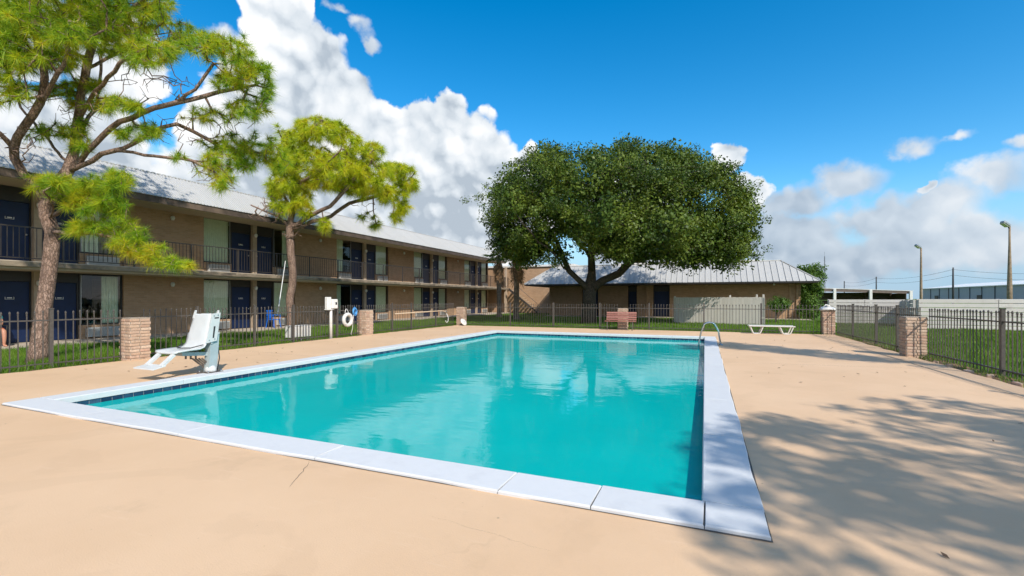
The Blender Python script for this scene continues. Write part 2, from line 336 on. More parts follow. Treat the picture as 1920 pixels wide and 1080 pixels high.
# ------------------------------------------------------------------ mesh helpers
class MB:
    def __init__(s): s.v = []; s.f = []
    def add(s, vs_, fs_):
        o = len(s.v); s.v.extend([tuple(v) for v in vs_]); s.f.extend([tuple(i + o for i in f) for f in fs_]); return s
    def box(s, a, b):
        x0, y0, z0 = a; x1, y1, z1 = b
        return s.add([(x0, y0, z0), (x1, y0, z0), (x1, y1, z0), (x0, y1, z0), (x0, y0, z1), (x1, y0, z1), (x1, y1, z1), (x0, y1, z1)],
                     [(3, 2, 1, 0), (4, 5, 6, 7), (0, 1, 5, 4), (1, 2, 6, 5), (2, 3, 7, 6), (3, 0, 4, 7)])
    def cbox(s, c, size, bev=0.0, rz=0.0):
        """box about a centre with chamfered edges"""
        hx, hy, hz = (x / 2 for x in size); cr, sr = math.cos(rz), math.sin(rz)
        if bev <= 0:
            pts = [(x, y, z) for z in (-hz, hz) for (x, y) in ((-hx, -hy), (hx, -hy), (hx, hy), (-hx, hy))]
            fs = [(3, 2, 1, 0), (4, 5, 6, 7), (0, 1, 5, 4), (1, 2, 6, 5), (2, 3, 7, 6), (3, 0, 4, 7)]
        else:
            def ring(x, y, z): return [(-x, -y, z), (x, -y, z), (x, y, z), (-x, y, z)]
            def oct_(x, y, b, z): return [(-x + b, -y, z), (x - b, -y, z), (x, -y + b, z), (x, y - b, z), (x - b, y, z), (-x + b, y, z), (-x, y - b, z), (-x, -y + b, z)]
            pts = oct_(hx - bev, hy - bev, bev * .4, -hz) + oct_(hx, hy, bev, -hz + bev) + oct_(hx, hy, bev, hz - bev) + oct_(hx - bev, hy - bev, bev * .4, hz)
            fs = [tuple(range(7, -1, -1)), tuple(range(24, 32))]
            for k_ in range(3):
                for i in range(8):
                    j = (i + 1) % 8; fs.append((k_ * 8 + i, k_ * 8 + j, k_ * 8 + 8 + j, k_ * 8 + 8 + i))
        return s.add([(c[0] + x * cr - y * sr, c[1] + x * sr + y * cr, c[2] + z) for x, y, z in pts], fs)
    def tube(s, pts, rad, n=8, cap=True):
        pts = [Vector(p) for p in pts]; rads = rad if isinstance(rad, (list, tuple)) else [rad] * len(pts)
        o = len(s.v); prev = None
        for i, p in enumerate(pts):
            d = (pts[min(i + 1, len(pts) - 1)] - pts[max(i - 1, 0)]).normalized()
            if prev is None: u = d.orthogonal().normalized()
            else:
                u = prev - d * prev.dot(d); u = u.normalized() if u.length > 1e-6 else d.orthogonal().normalized()
            prev = u; w = d.cross(u)
            for k_ in range(n):
                a = 2 * math.pi * k_ / n; q = p + (u * math.cos(a) + w * math.sin(a)) * rads[i]; s.v.append(tuple(q))
        for i in range(len(pts) - 1):
            for k_ in range(n):
                a = o + i * n + k_; b = o + i * n + (k_ + 1) % n; s.f.append((a, b, b + n, a + n))
        if cap:
            s.f.append(tuple(o + k_ for k_ in range(n - 1, -1, -1))); e = o + (len(pts) - 1) * n; s.f.append(tuple(e + k_ for k_ in range(n)))
        return s
    def lathe(s, prof, c=(0, 0, 0), n=12, axis='Z', cap=True):
        o = len(s.v)
        for r, h in prof:
            for k_ in range(n):
                a = 2 * math.pi * k_ / n; x, y = r * math.cos(a), r * math.sin(a)
                q = (x, y, h) if axis == 'Z' else ((h, x, y) if axis == 'X' else (x, h, y))
                s.v.append((c[0] + q[0], c[1] + q[1], c[2] + q[2]))
        for i in range(len(prof) - 1):
            for k_ in range(n):
                a = o + i * n + k_; b = o + i * n + (k_ + 1) % n
                s.f.append((a, b, b + n, a + n) if axis != 'Y' else (a, a + n, b + n, b))
        if cap:
            e = o + (len(prof) - 1) * n
            s.f.append(tuple(o + k_ for k_ in range(n - 1, -1, -1))); s.f.append(tuple(e + k_ for k_ in range(n)))
        return s
    def prism(s, poly, ext):
        """closed polygon (3-D points) swept along ext"""
        n = len(poly); e = Vector(ext)
        vs_ = [Vector(p) for p in poly] + [Vector(p) + e for p in poly]
        return s.add(vs_, [tuple(range(n - 1, -1, -1)), tuple(range(n, 2 * n))] + [(i, (i + 1) % n, n + (i + 1) % n, n + i) for i in range(n)])
    def mesh(s, name, mat=None, smooth=False, off=(0, 0, 0)):
        me = bpy.data.meshes.new(name)
        vv = np.array(s.v, dtype=np.float64) - np.array(off)
        me.from_pydata(vv.tolist(), [], s.f)
        if mat: me.materials.append(M[mat])
        if smooth: me.polygons.foreach_set('use_smooth', [True] * len(me.polygons))
        me.update(); return me
    def build(s, name, mat, parent=None, smooth=False):
        off = parent.get('_o', (0, 0, 0)) if parent else (0, 0, 0)
        return link(name, s.mesh(name, mat, smooth, off), parent)
def link(name, me, parent=None, loc=None, rot=None, scale=None):
    o = bpy.data.objects.new(name, me); COL.objects.link(o)
    if parent:
        o.parent = parent; off = tuple(parent.get('_o', (0, 0, 0))); o['_o'] = off
        if loc is not None: o.location = Vector(loc) - Vector(off)
    elif loc is not None: o.location = loc
    if rot is not None: o.rotation_euler = rot
    if scale is not None: o.scale = scale
    return o
def tag(o, label, cat, group=None):
    o['label'] = label; o['category'] = cat
    if group: o['group'] = group
    return o
def thing(name, label, cat, loc=(0, 0, 0), group=None):
    o = bpy.data.objects.new(name, None); COL.objects.link(o); o.location = loc; o['_o'] = tuple(loc)
    o.empty_display_size = 0.2
    return tag(o, label, cat, group)
def structure(o): o['kind'] = 'structure'; return o
def stuff(o): o['kind'] = 'stuff'; return o
def np_mesh(name, verts, faces_n, mat, smooth=False):
    """verts (N,3); equal-size faces in order: every faces_n consecutive vertices make one face"""
    me = bpy.data.meshes.new(name); nv = len(verts); nf = nv // faces_n
    me.vertices.add(nv); me.vertices.foreach_set('co', np.ascontiguousarray(verts, dtype=np.float32).ravel())
    me.loops.add(nv); me.loops.foreach_set('vertex_index', np.arange(nv, dtype=np.int32))
    me.polygons.add(nf); me.polygons.foreach_set('loop_start', np.arange(0, nv, faces_n, dtype=np.int32))
    me.polygons.foreach_set('loop_total', np.full(nf, faces_n, dtype=np.int32))
    me.materials.append(M[mat]); me.update(calc_edges=True); me.validate(); return me

# ================================================================== SETTING
PX0, PX1, PY0, PY1 = -8.78, 0.0, 3.62, 19.25      # pool opening
DX0, DX1, DY0, DY1 = -12.95, 4.95, -7.0, 22.95     # deck
FENCE_W, FENCE_N, FENCE_E = -13.2, 23.2, 5.15
WX = -21.1                                         # motel facade
WATER = -0.128
# lawn: one sheet to the horizon with a hole where the pool is dug
def ring_sheet(mb, outer, inner, z):
    (ox0, oy0, ox1, oy1), (ix0, iy0, ix1, iy1) = outer, inner
    mb.add([(ox0, oy0, z), (ox1, oy0, z), (ox1, oy1, z), (ox0, oy1, z), (ix0, iy0, z), (ix1, iy0, z), (ix1, iy1, z), (ix0, iy1, z)],
           [(0, 1, 5, 4), (1, 2, 6, 5), (2, 3, 7, 6), (3, 0, 4, 7)])
mb = MB(); ring_sheet(mb, (-3000, -3000, 3000, 3000), (PX0 - .3, PY0 - .3, PX1 + .3, PY1 + .3), -0.04)
structure(mb.build('lawn', 'lawn_ground'))
# deck with worn outer edge
mb = MB(); e = 0.38
def wob(a, b, n, ax, amp, seed):
    r = np.random.default_rng(seed); pts = []
    for i in range(n + 1):
        t = i / n; p = [a[0] + (b[0] - a[0]) * t, a[1] + (b[1] - a[1]) * t]; p[ax] += float(r.normal(0, amp)); pts.append(p)
    return pts
outer = wob((DX0, DY0), (DX1, DY0), 10, 1, .0, 1)[:-1] + wob((DX1, DY0), (DX1, DY1), 60, 0, .025, 2)[:-1] + wob((DX1, DY1), (DX0, DY1), 40, 1, .02, 3)[:-1] + wob((DX0, DY1), (DX0, DY0), 80, 0, .03, 4)[:-1]
bm = bmesh.new()
ov = [bm.verts.new((x, y, 0)) for x, y in outer]; e2 = e - .06; iv = [bm.verts.new(p) for p in ((PX0 - e2, PY0 - e2, 0), (PX1 + e2, PY0 - e2, 0), (PX1 + e2, PY1 + e2, 0), (PX0 - e2, PY1 + e2, 0))]
oe = [bm.edges.new((ov[i], ov[(i + 1) % len(ov)])) for i in range(len(ov))]; ie = [bm.edges.new((iv[i], iv[(i + 1) % 4])) for i in range(4)]
bmesh.ops.triangle_fill(bm, edges=oe + ie, use_beauty=True)
for f in bm.faces:
    if f.normal.z < 0: f.normal_flip()
lo = [bm.verts.new((v.co.x, v.co.y, -0.10)) for v in ov]
for i in range(len(ov)): bm.faces.new((ov[i], lo[i], lo[(i + 1) % len(ov)], ov[(i + 1) % len(ov)]))
me = bpy.data.meshes.new('pool_deck'); bm.to_mesh(me); bm.free(); me.materials.append(M['deck_concrete'])
deck = structure(link('pool_deck', me))
# cracks in the slab, and one long thin dark line near its right edge
def dark_line(pts, w, parent):
    mb = MB(); n = len(pts); vs_ = []
    for i, (x, y) in enumerate(pts):
        a = pts[max(i - 1, 0)]; b = pts[min(i + 1, n - 1)]; dx, dy = b[0] - a[0], b[1] - a[1]; L = math.hypot(dx, dy); nx, ny = -dy / L, dx / L
        ww = w * (0.25 + 0.75 * math.sin(math.pi * (i + .5) / n)); vs_ += [(x + nx * ww, y + ny * ww, .0035), (x - nx * ww, y - ny * ww, .0035)]
    mb.add(vs_, [(2 * i, 2 * i + 1, 2 * i + 3, 2 * i + 2) for i in range(n - 1)]); return mb.build('dark_line', 'coping_joint', parent)
def jit_line(a, b, n, amp, seed):
    r = np.random.default_rng(seed); return [(a[0] + (b[0] - a[0]) * i / n + float(r.normal(0, amp)), a[1] + (b[1] - a[1]) * i / n + float(r.normal(0, amp))) for i in range(n + 1)]
dark_line(jit_line((-3.36, 3.22), (-3.05, 2.72), 9, .007, 5), .0022, deck)
dark_line(jit_line((-1.75, 2.72), (-0.85, 2.62), 14, .006, 6), .0005, deck)
dark_line(jit_line((4.44, 6.0), (4.40, 22.8), 40, .006, 12), .006, deck)  # thin dark strip running parallel to the right edge
dark_line(jit_line((0.45, 12.0), (4.6, 12.6), 30, .014, 8), .004, deck)
dark_line(jit_line((-12.6, 9.3), (-9.3, 9.1), 24, .014, 9), .004, deck)
# joint round the coping: dark sealant line
mb = MB(); ring_sheet(mb, (PX0 - e - .006, PY0 - e - .006, PX1 + e + .006, PY1 + e + .006), (PX0 - e + .02, PY0 - e + .02, PX1 + e - .02, PY1 + e - .02), .004)
mb.build('sealant_joint', 'coping_joint', deck)

# pool shell, tile band, coping, water
mb = MB(); a, b, c_, d_ = (PX0, PY0), (PX1, PY0), (PX1, PY1), (PX0, PY1)
dep = {a: -1.15, b: -1.15, c_: -2.2, d_: -2.2}
for p, q in ((a, b), (b, c_), (c_, d_), (d_, a)):
    mb.add([(p[0], p[1], -0.02), (q[0], q[1], -0.02), (q[0], q[1], dep[q]), (p[0], p[1], dep[p])], [(3, 2, 1, 0)])
mb.add([(p[0], p[1], dep[p]) for p in (a, b, c_, d_)], [(0, 1, 2, 3)])
shell = structure(mb.build('pool_shell', 'pool_shell'))
ts, tg = 0.150, 0.006
tm = MB().cbox((0, 0, 0), (ts - tg, .012, ts - tg), .004).mesh('tile', 'pool_tile')
zc = -0.058 - ts / 2
n_l = int((PY1 - PY0) / ts)
for i in range(n_l):
    link('tile', tm, shell, (PX0 + .007, PY0 + (i + .5) * (PY1 - PY0) / n_l, zc), (0, 0, R_(90)))
n_f = int((PX1 - PX0) / ts)
for i in range(n_f):
    link('tile', tm, shell, (PX0 + (i + .5) * (PX1 - PX0) / n_f, PY1 - .007, zc))
mb = MB()
for i in range(n_f): mb.cbox((PX0 + (i + .5) * (PX1 - PX0) / n_f, PY0 + .007, zc), (ts - tg, .012, ts - tg), .004)
for i in range(n_l): mb.cbox((PX1 - .007, PY0 + (i + .5) * (PY1 - PY0) / n_l, zc), (.012, ts - tg, ts - tg), .004)
stuff(mb.build('tile_band', 'pool_tile', shell))
mb = MB()   # tile grout backing behind every band
mb.box((PX0 - .01, PY0, -.215), (PX0 + .003, PY1, -.05)); mb.box((PX0, PY1 - .003, -.215), (PX1, PY1 + .01, -.05))
mb.box((PX1 - .003, PY0, -.215), (PX1 + .01, PY1, -.05)); mb.box((PX0, PY0 - .01, -.215), (PX1, PY0 + .003, -.05))
mb.build('grout', 'white_paint', shell)
coping = structure(bpy.data.objects.new('pool_coping', None)); COL.objects.link(coping); coping['_o'] = (0, 0, 0)
def cop(x0, x1, y0, y1, side):
    """one coping slab; its outer edge wanders as the painted edge does"""
    g = .003; x0 += g; x1 -= g; y0 += g; y1 -= g; al = side in 'NS'; L = (x1 - x0) if al else (y1 - y0); n = max(2, int(L / .16)); mb = MB(); rows = []
    b_ = .010; zt = .030 + random.uniform(-.002, .002)
    def wv(t): return .007 * math.sin(t * 2.1 + 1.3) + .004 * math.sin(t * 5.3) + random.uniform(-.002, .002)
    for i in range(n + 1):
        t = (x0 if al else y0) + L * i / n
        lo, hi = (y0, y1) if al else (x0, x1); w = wv(t)
        if side in 'SW': lo += w
        else: hi += w
        ee = b_ * .6 if i in (0, n) else 0; tt = t + (ee if i == 0 else -ee)
        prof = [(lo, -.055, t), (lo, zt - b_, t), (lo + b_, zt, tt), (hi - b_, zt, tt), (hi, zt - b_, t), (hi, -.055, t)]
        rows.append([(q[2], q[0], q[1]) if al else (q[0], q[2], q[1]) for q in prof])
    for r_ in rows: mb.v += r_
    m = 6; fl = (lambda f: f) if al else (lambda f: f[::-1])
    for i in range(n):
        for j in range(m): mb.f.append(fl((i * m + j, i * m + (j + 1) % m, (i + 1) * m + (j + 1) % m, (i + 1) * m + j))[::-1])
    mb.f.append(fl(tuple(range(m)))); mb.f.append(fl(tuple(n * m + j for j in range(m - 1, -1, -1))))
    mb.build('coping_stone', 'coping_paint', coping)
ov_ = 0.025
mb = MB(); q_ = .02
mb.box((PX0 - e + q_, PY0 - e + q_, -.04), (PX1 + e - q_, PY0 - .03, .016)); mb.box((PX0 - e + q_, PY1 + .03, -.04), (PX1 + e - q_, PY1 + e - q_, .016))
mb.box((PX0 - e + q_, PY0 - .029, -.04), (PX0 - .03, PY1 + .029, .016)); mb.box((PX1 + .03, PY0 - .029, -.04), (PX1 + e - q_, PY1 + .029, .016)); mb.build('mortar_bed', 'coping_joint', coping)
xs = [PX0 - e, -7.25, -5.3, -3.34, -1.47, -0.75, -0.004]
for x0, x1 in zip(xs, xs[1:]): cop(x0, x1, PY0 - e, PY0 + ov_, 'S')
cop(-0.004, PX1 + e, PY0 - e, PY0 + ov_, 'S')
ys = [PY0 + ov_, 5.46, 7.4, 9.35, 11.3, 13.25, 15.2, 17.2, PY1 - ov_]
for y0, y1 in zip(ys, ys[1:]): cop(PX1 - ov_, PX1 + e, y0, y1, 'E'); cop(PX0 - e, PX0 + ov_, y0, y1, 'W')
xs = [PX0 - e, -6.9, -5.0, -3.1, -1.2, PX1 + e]
for x0, x1 in zip(xs, xs[1:]): cop(x0, x1, PY1 - ov_, PY1 + e, 'N')
mb = MB(); nx, ny = 2, 2
mb.add([(PX0, PY0, WATER), (PX1, PY0, WATER), (PX1, PY1, WATER), (PX0, PY1, WATER)], [(0, 1, 2, 3)])
structure(mb.build('pool_water', 'pool_water'))
# skimmer mouths and light niche under the far edge
# soil strips between deck and grass
mb = MB()
for (p, q, ax, s) in (((DX0 - .35, -4), (DX0 + .05, 23.4), 0, 21), ((DX1 - .05, 2), (DX1 + .5, 23.4), 0, 22)):
    L = wob((p[0], p[1]), (p[0], q[1]), 60, 0, .09, s); Rr = wob((q[0], p[1]), (q[0], q[1]), 60, 0, .01, s + 5); o = len(mb.v)
    mb.v += [(x, y, -.030 + random.uniform(0, .014)) for x, y in L] + [(x, y, -.03) for x, y in Rr]; n = len(L)
    mb.f += [(o + i, o + n + i, o + n + i + 1, o + i + 1) for i in range(n - 1)]
structure(mb.build('soil_border', 'soil'))
# ground walkway under the balcony
mb = MB().box((WX - .4, -6, -.05), (-19.15, 45.9, .02)); walk = structure(mb.build('walkway', 'walk_concrete'))

# ================================================================== MOTEL (left building)
F2 = 2.68; SLAB_X = -19.45; EAVE_X = -19.10; YB0, YB1 = -4.0, 44.0
motel = thing('motel_building', 'two storey brick motel wing with white metal mansard roof and balcony', 'building', (WX, 20, 0))
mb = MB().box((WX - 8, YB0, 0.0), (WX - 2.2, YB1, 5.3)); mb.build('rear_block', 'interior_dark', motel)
mb = MB().box((WX - 2.2, YB0, 2.50), (SLAB_X, YB1, F2 - .03)); mb.build('balcony_slab', 'slab_concrete', motel)
mb = MB().box((WX - 2.19, YB0 + .05, F2 - .028), (SLAB_X - .06, YB1 - .05, F2)); mb.build('balcony_floor', 'walk_concrete', motel)
mb = MB().box((WX - .2, YB0 + .02, 2.425), (SLAB_X - .12, YB1 - .02, 2.498)); mb.build('balcony_soffit', 'soffit_paint', motel)
mb = MB().prism([(EAVE_X - .03, YB0, 5.14), (WX - 2.2, YB0, 5.31), (WX - 2.2, YB0, 5.36), (EAVE_X - .03, YB0, 5.20)], (0, YB1 - YB0, 0)); mb.build('eave_soffit', 'soffit_paint', motel)
for y0 in np.arange(YB0, YB1 - .1, 5.0):
    MB().box((EAVE_X - .025, y0 + .002, 5.12), (EAVE_X + .02, min(y0 + 4.998, YB1), 5.375)).build('fascia_board', 'fascia_wood', motel)
# mansard: one object for each roof sheet
RT0 = (EAVE_X + .06, 5.37); RT1 = (WX + .05, 6.68); pw = 0.412
dv = Vector((RT1[0] - RT0[0], 0, RT1[1] - RT0[1])); Ls = dv.length; dv.normalize(); nv = Vector((-dv.z, 0, dv.x)); nv = nv if nv.z > 0 else -nv
def roof_sheet(Ls, w, ribs, h):
    """local x = up the slope, y = along the eave, z = out of the roof"""
    mb = MB(); prof = [(0, 0)]
    for y in ribs: prof += [(y - .022, 0), (y - .010, h), (y + .010, h), (y + .022, 0)]
    prof += [(w, 0)]; n = len(prof)
    top = [(0, y, z) for y, z in prof] + [(Ls, y, z) for y, z in prof]; mb.add(top, [(i, i + 1, n + i + 1, n + i)[::-1] for i in range(n - 1)])
    mb.add([(0, y, z) for y, z in prof] + [(0, w, -.012), (0, 0, -.012)], [tuple(range(n + 2))])
    return mb.mesh('roof_sheet', 'roof_metal')
rs = roof_sheet(Ls, pw - .003, (0.05, 0.19, 0.33), .026)
ang = math.atan2(dv.z, dv.x)
rotm = Matrix((dv, Vector((0, 1, 0)), dv.cross(Vector((0, 1, 0))))).transposed()
if rotm.col[2].z < 0:
    rotm = Matrix((dv, Vector((0, -1, 0)), dv.cross(Vector((0, -1, 0))))).transposed()
eul = rotm.to_euler(); flip = rotm.col[1].y < 0
npan = int((YB1 - YB0) / pw)
for i in range(npan):
    y = YB0 + i * pw + (pw if flip else 0); link('roof_sheet', rs, motel, (RT0[0], y, RT0[1] + random.uniform(0, .004)), eul)
MB().prism([(RT1[0] + .02, YB0, RT1[1] - .05), (RT1[0] - .30, YB0, RT1[1] - .05), (RT1[0] - .30, YB0, RT1[1] - .005), (RT1[0] + .02, YB0, RT1[1] - .005)], (0, YB1 - YB0, 0)).build('ridge_closure', 'dark_frame', motel)
mb = MB()
for y in np.arange(YB0, YB1, .206): mb.box((RT1[0] - .22, y, RT1[1] - .003), (RT1[0] + .05, y + .12, RT1[1] + .045))
stuff(mb.build('ridge_cap', 'roof_metal', motel))
MB().box((WX - 8, YB0 + .01, 5.4), (RT1[0] - .31, YB1 - .01, RT1[1] - .06)).build('roof_deck', 'walk_concrete', motel)
MB().prism([(EAVE_X, YB0 + .02, 5.2), (WX - .3, YB0 + .02, 5.37), (WX - .3, YB0 + .02, 6.5)], (0, .05, 0)).build('gable_end', 'fascia_wood', motel)
# bays
CEN = [0.10 + 8.25 * i for i in range(6)]
door_m = MB().cbox((0, 0, 1.03), (.05, 0.98, 2.04), .01).mesh('door', 'navy_paint')
def pleats(w, h, n=None):
    n = n or max(3, int(w / .09)); mb = MB(); pts = []
    m_ = n * 4
    for i in range(m_ + 1): t = i / m_; pts.append((.035 * math.sin(t * n * 2 * math.pi) + .01 * math.sin(t * 17), t * w))
    mb.add([(x, y, 0) for x, y in pts] + [(x * .8, y, h) for x, y in pts], [(i, i + 1, m_ + 2 + i, m_ + 1 + i) for i in range(m_)]); return mb
def window(parent, y0, y1, z0, z1, cov, side, dark=False):
    """glazed unit: frame > pane, curtain"""
    mb = MB(); t = .05; x0, x1 = WX - .16, WX - .08
    mb.box((x0, y0, z0), (x1, y0 + t, z1)); mb.box((x0, y1 - t, z0), (x1, y1, z1)); mb.box((x0, y0 + t, z1 - t), (x1, y1 - t, z1)); mb.box((x0, y0 + t, z0), (x1, y1 - t, z0 + t))
    w = mb.build('window', 'dark_frame', parent)
    MB().box((x0 + .034, y0 + t, z0 + t), (x0 + .040, y1 - t, z1 - t)).build('pane', 'window_glass', w)
    mb = MB(); ym = y1 - t - .03 if side > 0 else y0 + t + .0
    mb.box((x1 - .03, ym, z0 + t), (x1 + .004, ym + .03, z1 - t)); mb.build('mullion', 'alu_frame', w)
    for (a, b) in cov:
        ca, cb_ = y0 + t + a * (y1 - y0 - 2 * t), y0 + t + b * (y1 - y0 - 2 * t)
        mb = pleats(cb_ - ca, z1 - z0 - .12); mb.v = [(x0 - .06 + x, ca + y, z0 + .05 + z) for x, y, z in mb.v]; mb.build('curtain', 'curtain_fabric', w, True)
    return w
ac_mb = MB().cbox((0, 0, .2), (.16, 1.02, .36), .02)
ac_me = ac_mb.mesh('air_conditioner', 'ac_metal')
ac_slat = MB().cbox((0, 0, 0), (.02, .94, .016)).mesh('slat', 'alu_frame')
plate_m = MB(); 
for a_, b_ in (((-.012, -.11, -.045), (0, .11, -.035)), ((-.012, -.11, -.035), (0, -.10, .035)), ((-.012, .10, -.035), (0, .11, .035)), ((-.012, -.06, -.012), (0, .06, .02))): plate_m.box(a_, b_)
plate_m = plate_m.mesh('number_plate', 'white_paint')
knob_m = MB().lathe([(.012, 0), (.012, .03), (.03, .035), (.032, .055), (.02, .07)], axis='X', n=10).mesh('handle', 'lamp_metal', True)
lampw_m = MB().lathe([(.05, 0), (.06, .02), (.055, .03), (.075, .05), (.08, .12), (.06, .17), (.02, .19)], n=12).mesh('wall_lamp', 'lamp_glass', True)
COV = {(8.35, 0, 1): [(.55, .98)], (8.35, 0, -1): [(0, 1)], (8.35, 1, 1): [(0, .5)], (24.85, 0, -1): [(0, .42)], (24.85, 1, -1): [(0, .55)]}
for ci, c in enumerate(CEN):
    for fl, z0 in ((0, .02), (1, F2)):
        ztop = 2.424 if fl == 0 else 5.29
        # door panel pier between the two doors
        MB().box((WX - .25, c - .11, z0), (WX + .06, c + .11, ztop)).build('pier', 'pier_paint', motel)
        link('wall_lamp', lampw_m, motel, (WX + .13, c, z0 + 1.92))
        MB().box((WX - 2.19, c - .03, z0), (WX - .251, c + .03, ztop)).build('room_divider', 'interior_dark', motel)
        for s in (-1, 1):
            d0, d1 = (c - 1.17, c - .111) if s < 0 else (c + .111, c + 1.17)
            mbf = MB(); mbf.box((WX - .2, d0, z0), (WX - .10, d0 + .045, ztop)); mbf.box((WX - .2, d1 - .045, z0), (WX - .10, d1, ztop)); mbf.box((WX - .2, d0 + .045, z0 + 2.06), (WX - .10, d1 - .045, ztop))
            mbf.build('door_frame', 'dark_frame', motel)
            dr = link('door', door_m, motel, (WX - .16, (d0 + d1) / 2, z0 + .003))
            off = Vector((WX - .16, (d0 + d1) / 2, z0 + .003)); dr['_o'] = tuple(off)
            link('number_plate', plate_m, dr, off + Vector((.038, 0, 1.5))); link('handle', knob_m, dr, off + Vector((.024, -s * .40, .98)))
            w0, w1 = (c - 2.55, c - 1.172) if s < 0 else (c + 1.172, c + 2.55)
            cov = COV.get((round(c, 2), fl, s), [(0, 1)] if random.random() < .92 else ([(0, .45)] if s < 0 else [(.5, 1)]))
            window(motel, w0, w1, z0 + .50, ztop, cov, -s)
            MB().box((WX - .22, w0, z0), (WX - .07, w1, z0 + .499)).build('sill_wall', 'brick_wall_y', motel)
            ac = link('air_conditioner', ac_me, motel, (WX + .012, (w0 + w1) / 2, z0 + .035)); off = Vector((WX + .012, (w0 + w1) / 2, z0 + .035)); ac['_o'] = tuple(off)
            for k_ in range(6): link('slat', ac_slat, ac, off + Vector((.085, 0, .09 + k_ * .045)))
    # brick panel to the next bay, both floors
    y0, y1 = c + 2.551, c + 8.25 - 2.551
    if ci < len(CEN) - 1:
        for z0, z1 in ((.02, 2.424), (F2, 5.29)):
            MB().box((WX - 2.19, y0, z0), (WX, y1, z1)).build('brick_wall', 'brick_wall_y', motel)
        for z in (2.02, 4.86): link('wall_lamp', lampw_m, motel, (WX + .07, (y0 + y1) / 2 + .2, z))
MB().box((WX - 2.19, YB0, .02), (WX, CEN[0] - 2.551, 2.424)).build('brick_wall', 'brick_wall_y', motel)
MB().box((WX - 2.19, YB0, F2), (WX, CEN[0] - 2.551, 5.29)).build('brick_wall', 'brick_wall_y', motel)
MB().box((WX - 2.19, CEN[-1] + 2.551, .02), (WX, YB1, 2.424)).build('brick_wall', 'brick_wall_y', motel)
MB().box((WX - 2.19, CEN[-1] + 2.551, F2), (WX, YB1, 5.29)).build('brick_wall', 'brick_wall_y', motel)
# balcony railing, one part for each bay length, with its balusters
bal_m = MB().cbox((0, 0, .48), (.016, .016, .92)).mesh('baluster', 'rail_metal')
for ci, c in enumerate(CEN):
    y0, y1 = c - 4.125, c + 4.125
    if ci == 5: y1 = c + 4.6
    rx = SLAB_X - .12
    mb = MB(); mb.box((rx - .025, y0, F2 + 1.04), (rx + .025, y1, F2 + 1.075)); mb.box((rx - .014, y0, F2 + .075), (rx + .014, y1, F2 + .103))
    for y in np.arange(y0 + .02, y1, 2.06): mb.box((rx - .022, y, F2 + .001), (rx + .022, y + .044, F2 + 1.04))
    r_ = mb.build('balcony_railing', 'rail_metal', motel)
    if ci == 0:
        mb = MB()
        for y in np.arange(y0 + .1, y1, .135): mb.cbox((rx, y, F2 + .57), (.016, .016, .94))
        stuff(mb.build('baluster_row', 'rail_metal', r_))
    else:
        for y in np.arange(y0 + .13, y1 - .02, .135): link('baluster', bal_m, r_, (rx, y, F2 + .102))

# ================================================================== CONNECTING BLOCK at the corner
cb = thing('corner_building', 'flat roofed brick block with stair landing between the two motel wings', 'building', (-17, 46, 0))
MB().box((WX - 8, 45.9, 0), (-12.4, 55, 4.85)).build('wall', 'brick_wall_x', cb)
MB().box((WX - 8, 45.75, 4.852), (-12.3, 55.1, 5.05)).build('parapet', 'white_paint', cb)
MB().box((WX - 2, 44.03, 2.46), (SLAB_X, 45.89, F2 - .03)).build('landing_slab', 'slab_concrete', cb)
MB().box((SLAB_X - .28, 45.1, 0), (SLAB_X - .02, 45.36, 2.459)).build('column', 'pier_paint', cb)
MB().box((SLAB_X - .26, 45.12, F2 - .028), (SLAB_X - .04, 45.34, 4.85)).build('column', 'pier_paint', cb)
mb = MB(); mb.box((SLAB_X - .14, 44.05, F2 + 1.04), (SLAB_X - .09, 45.1, F2 + 1.075)); mb.box((SLAB_X - .13, 44.05, F2 + .075), (SLAB_X - .10, 45.1, F2 + .10))
lr = mb.build('landing_railing', 'rail_metal', cb)
for y in np.arange(44.12, 45.1, .135): link('baluster', bal_m, lr, (SLAB_X - .115, y, F2 + .10))
# stair flight seen under the landing
ns = 12
for i in range(ns):
    z = F2 - .05 - (i + 1) * (F2 / (ns + 1)); MB().box((-18.95 + i * .26, 44.6, z - .05), (-18.95 + i * .26 + .28, 45.7, z)).build('stair_tread', 'walk_concrete', cb)
MB().prism([(-18.95, 44.57, F2 - .35), (-18.95, 44.57, F2 - .06), (-18.95 + ns * .26, 44.57, .20), (-18.95 + ns * .26, 44.57, 0.0)], (0, .025, 0)).build('stringer', 'rail_metal', cb)
MB().tube([(-18.95, 44.58, F2 + .85), (-18.95 + ns * .26, 44.58, 1.0), (-18.95 + ns * .26, 44.58, .02)], .025, 6).build('stair_handrail', 'rail_metal', cb)

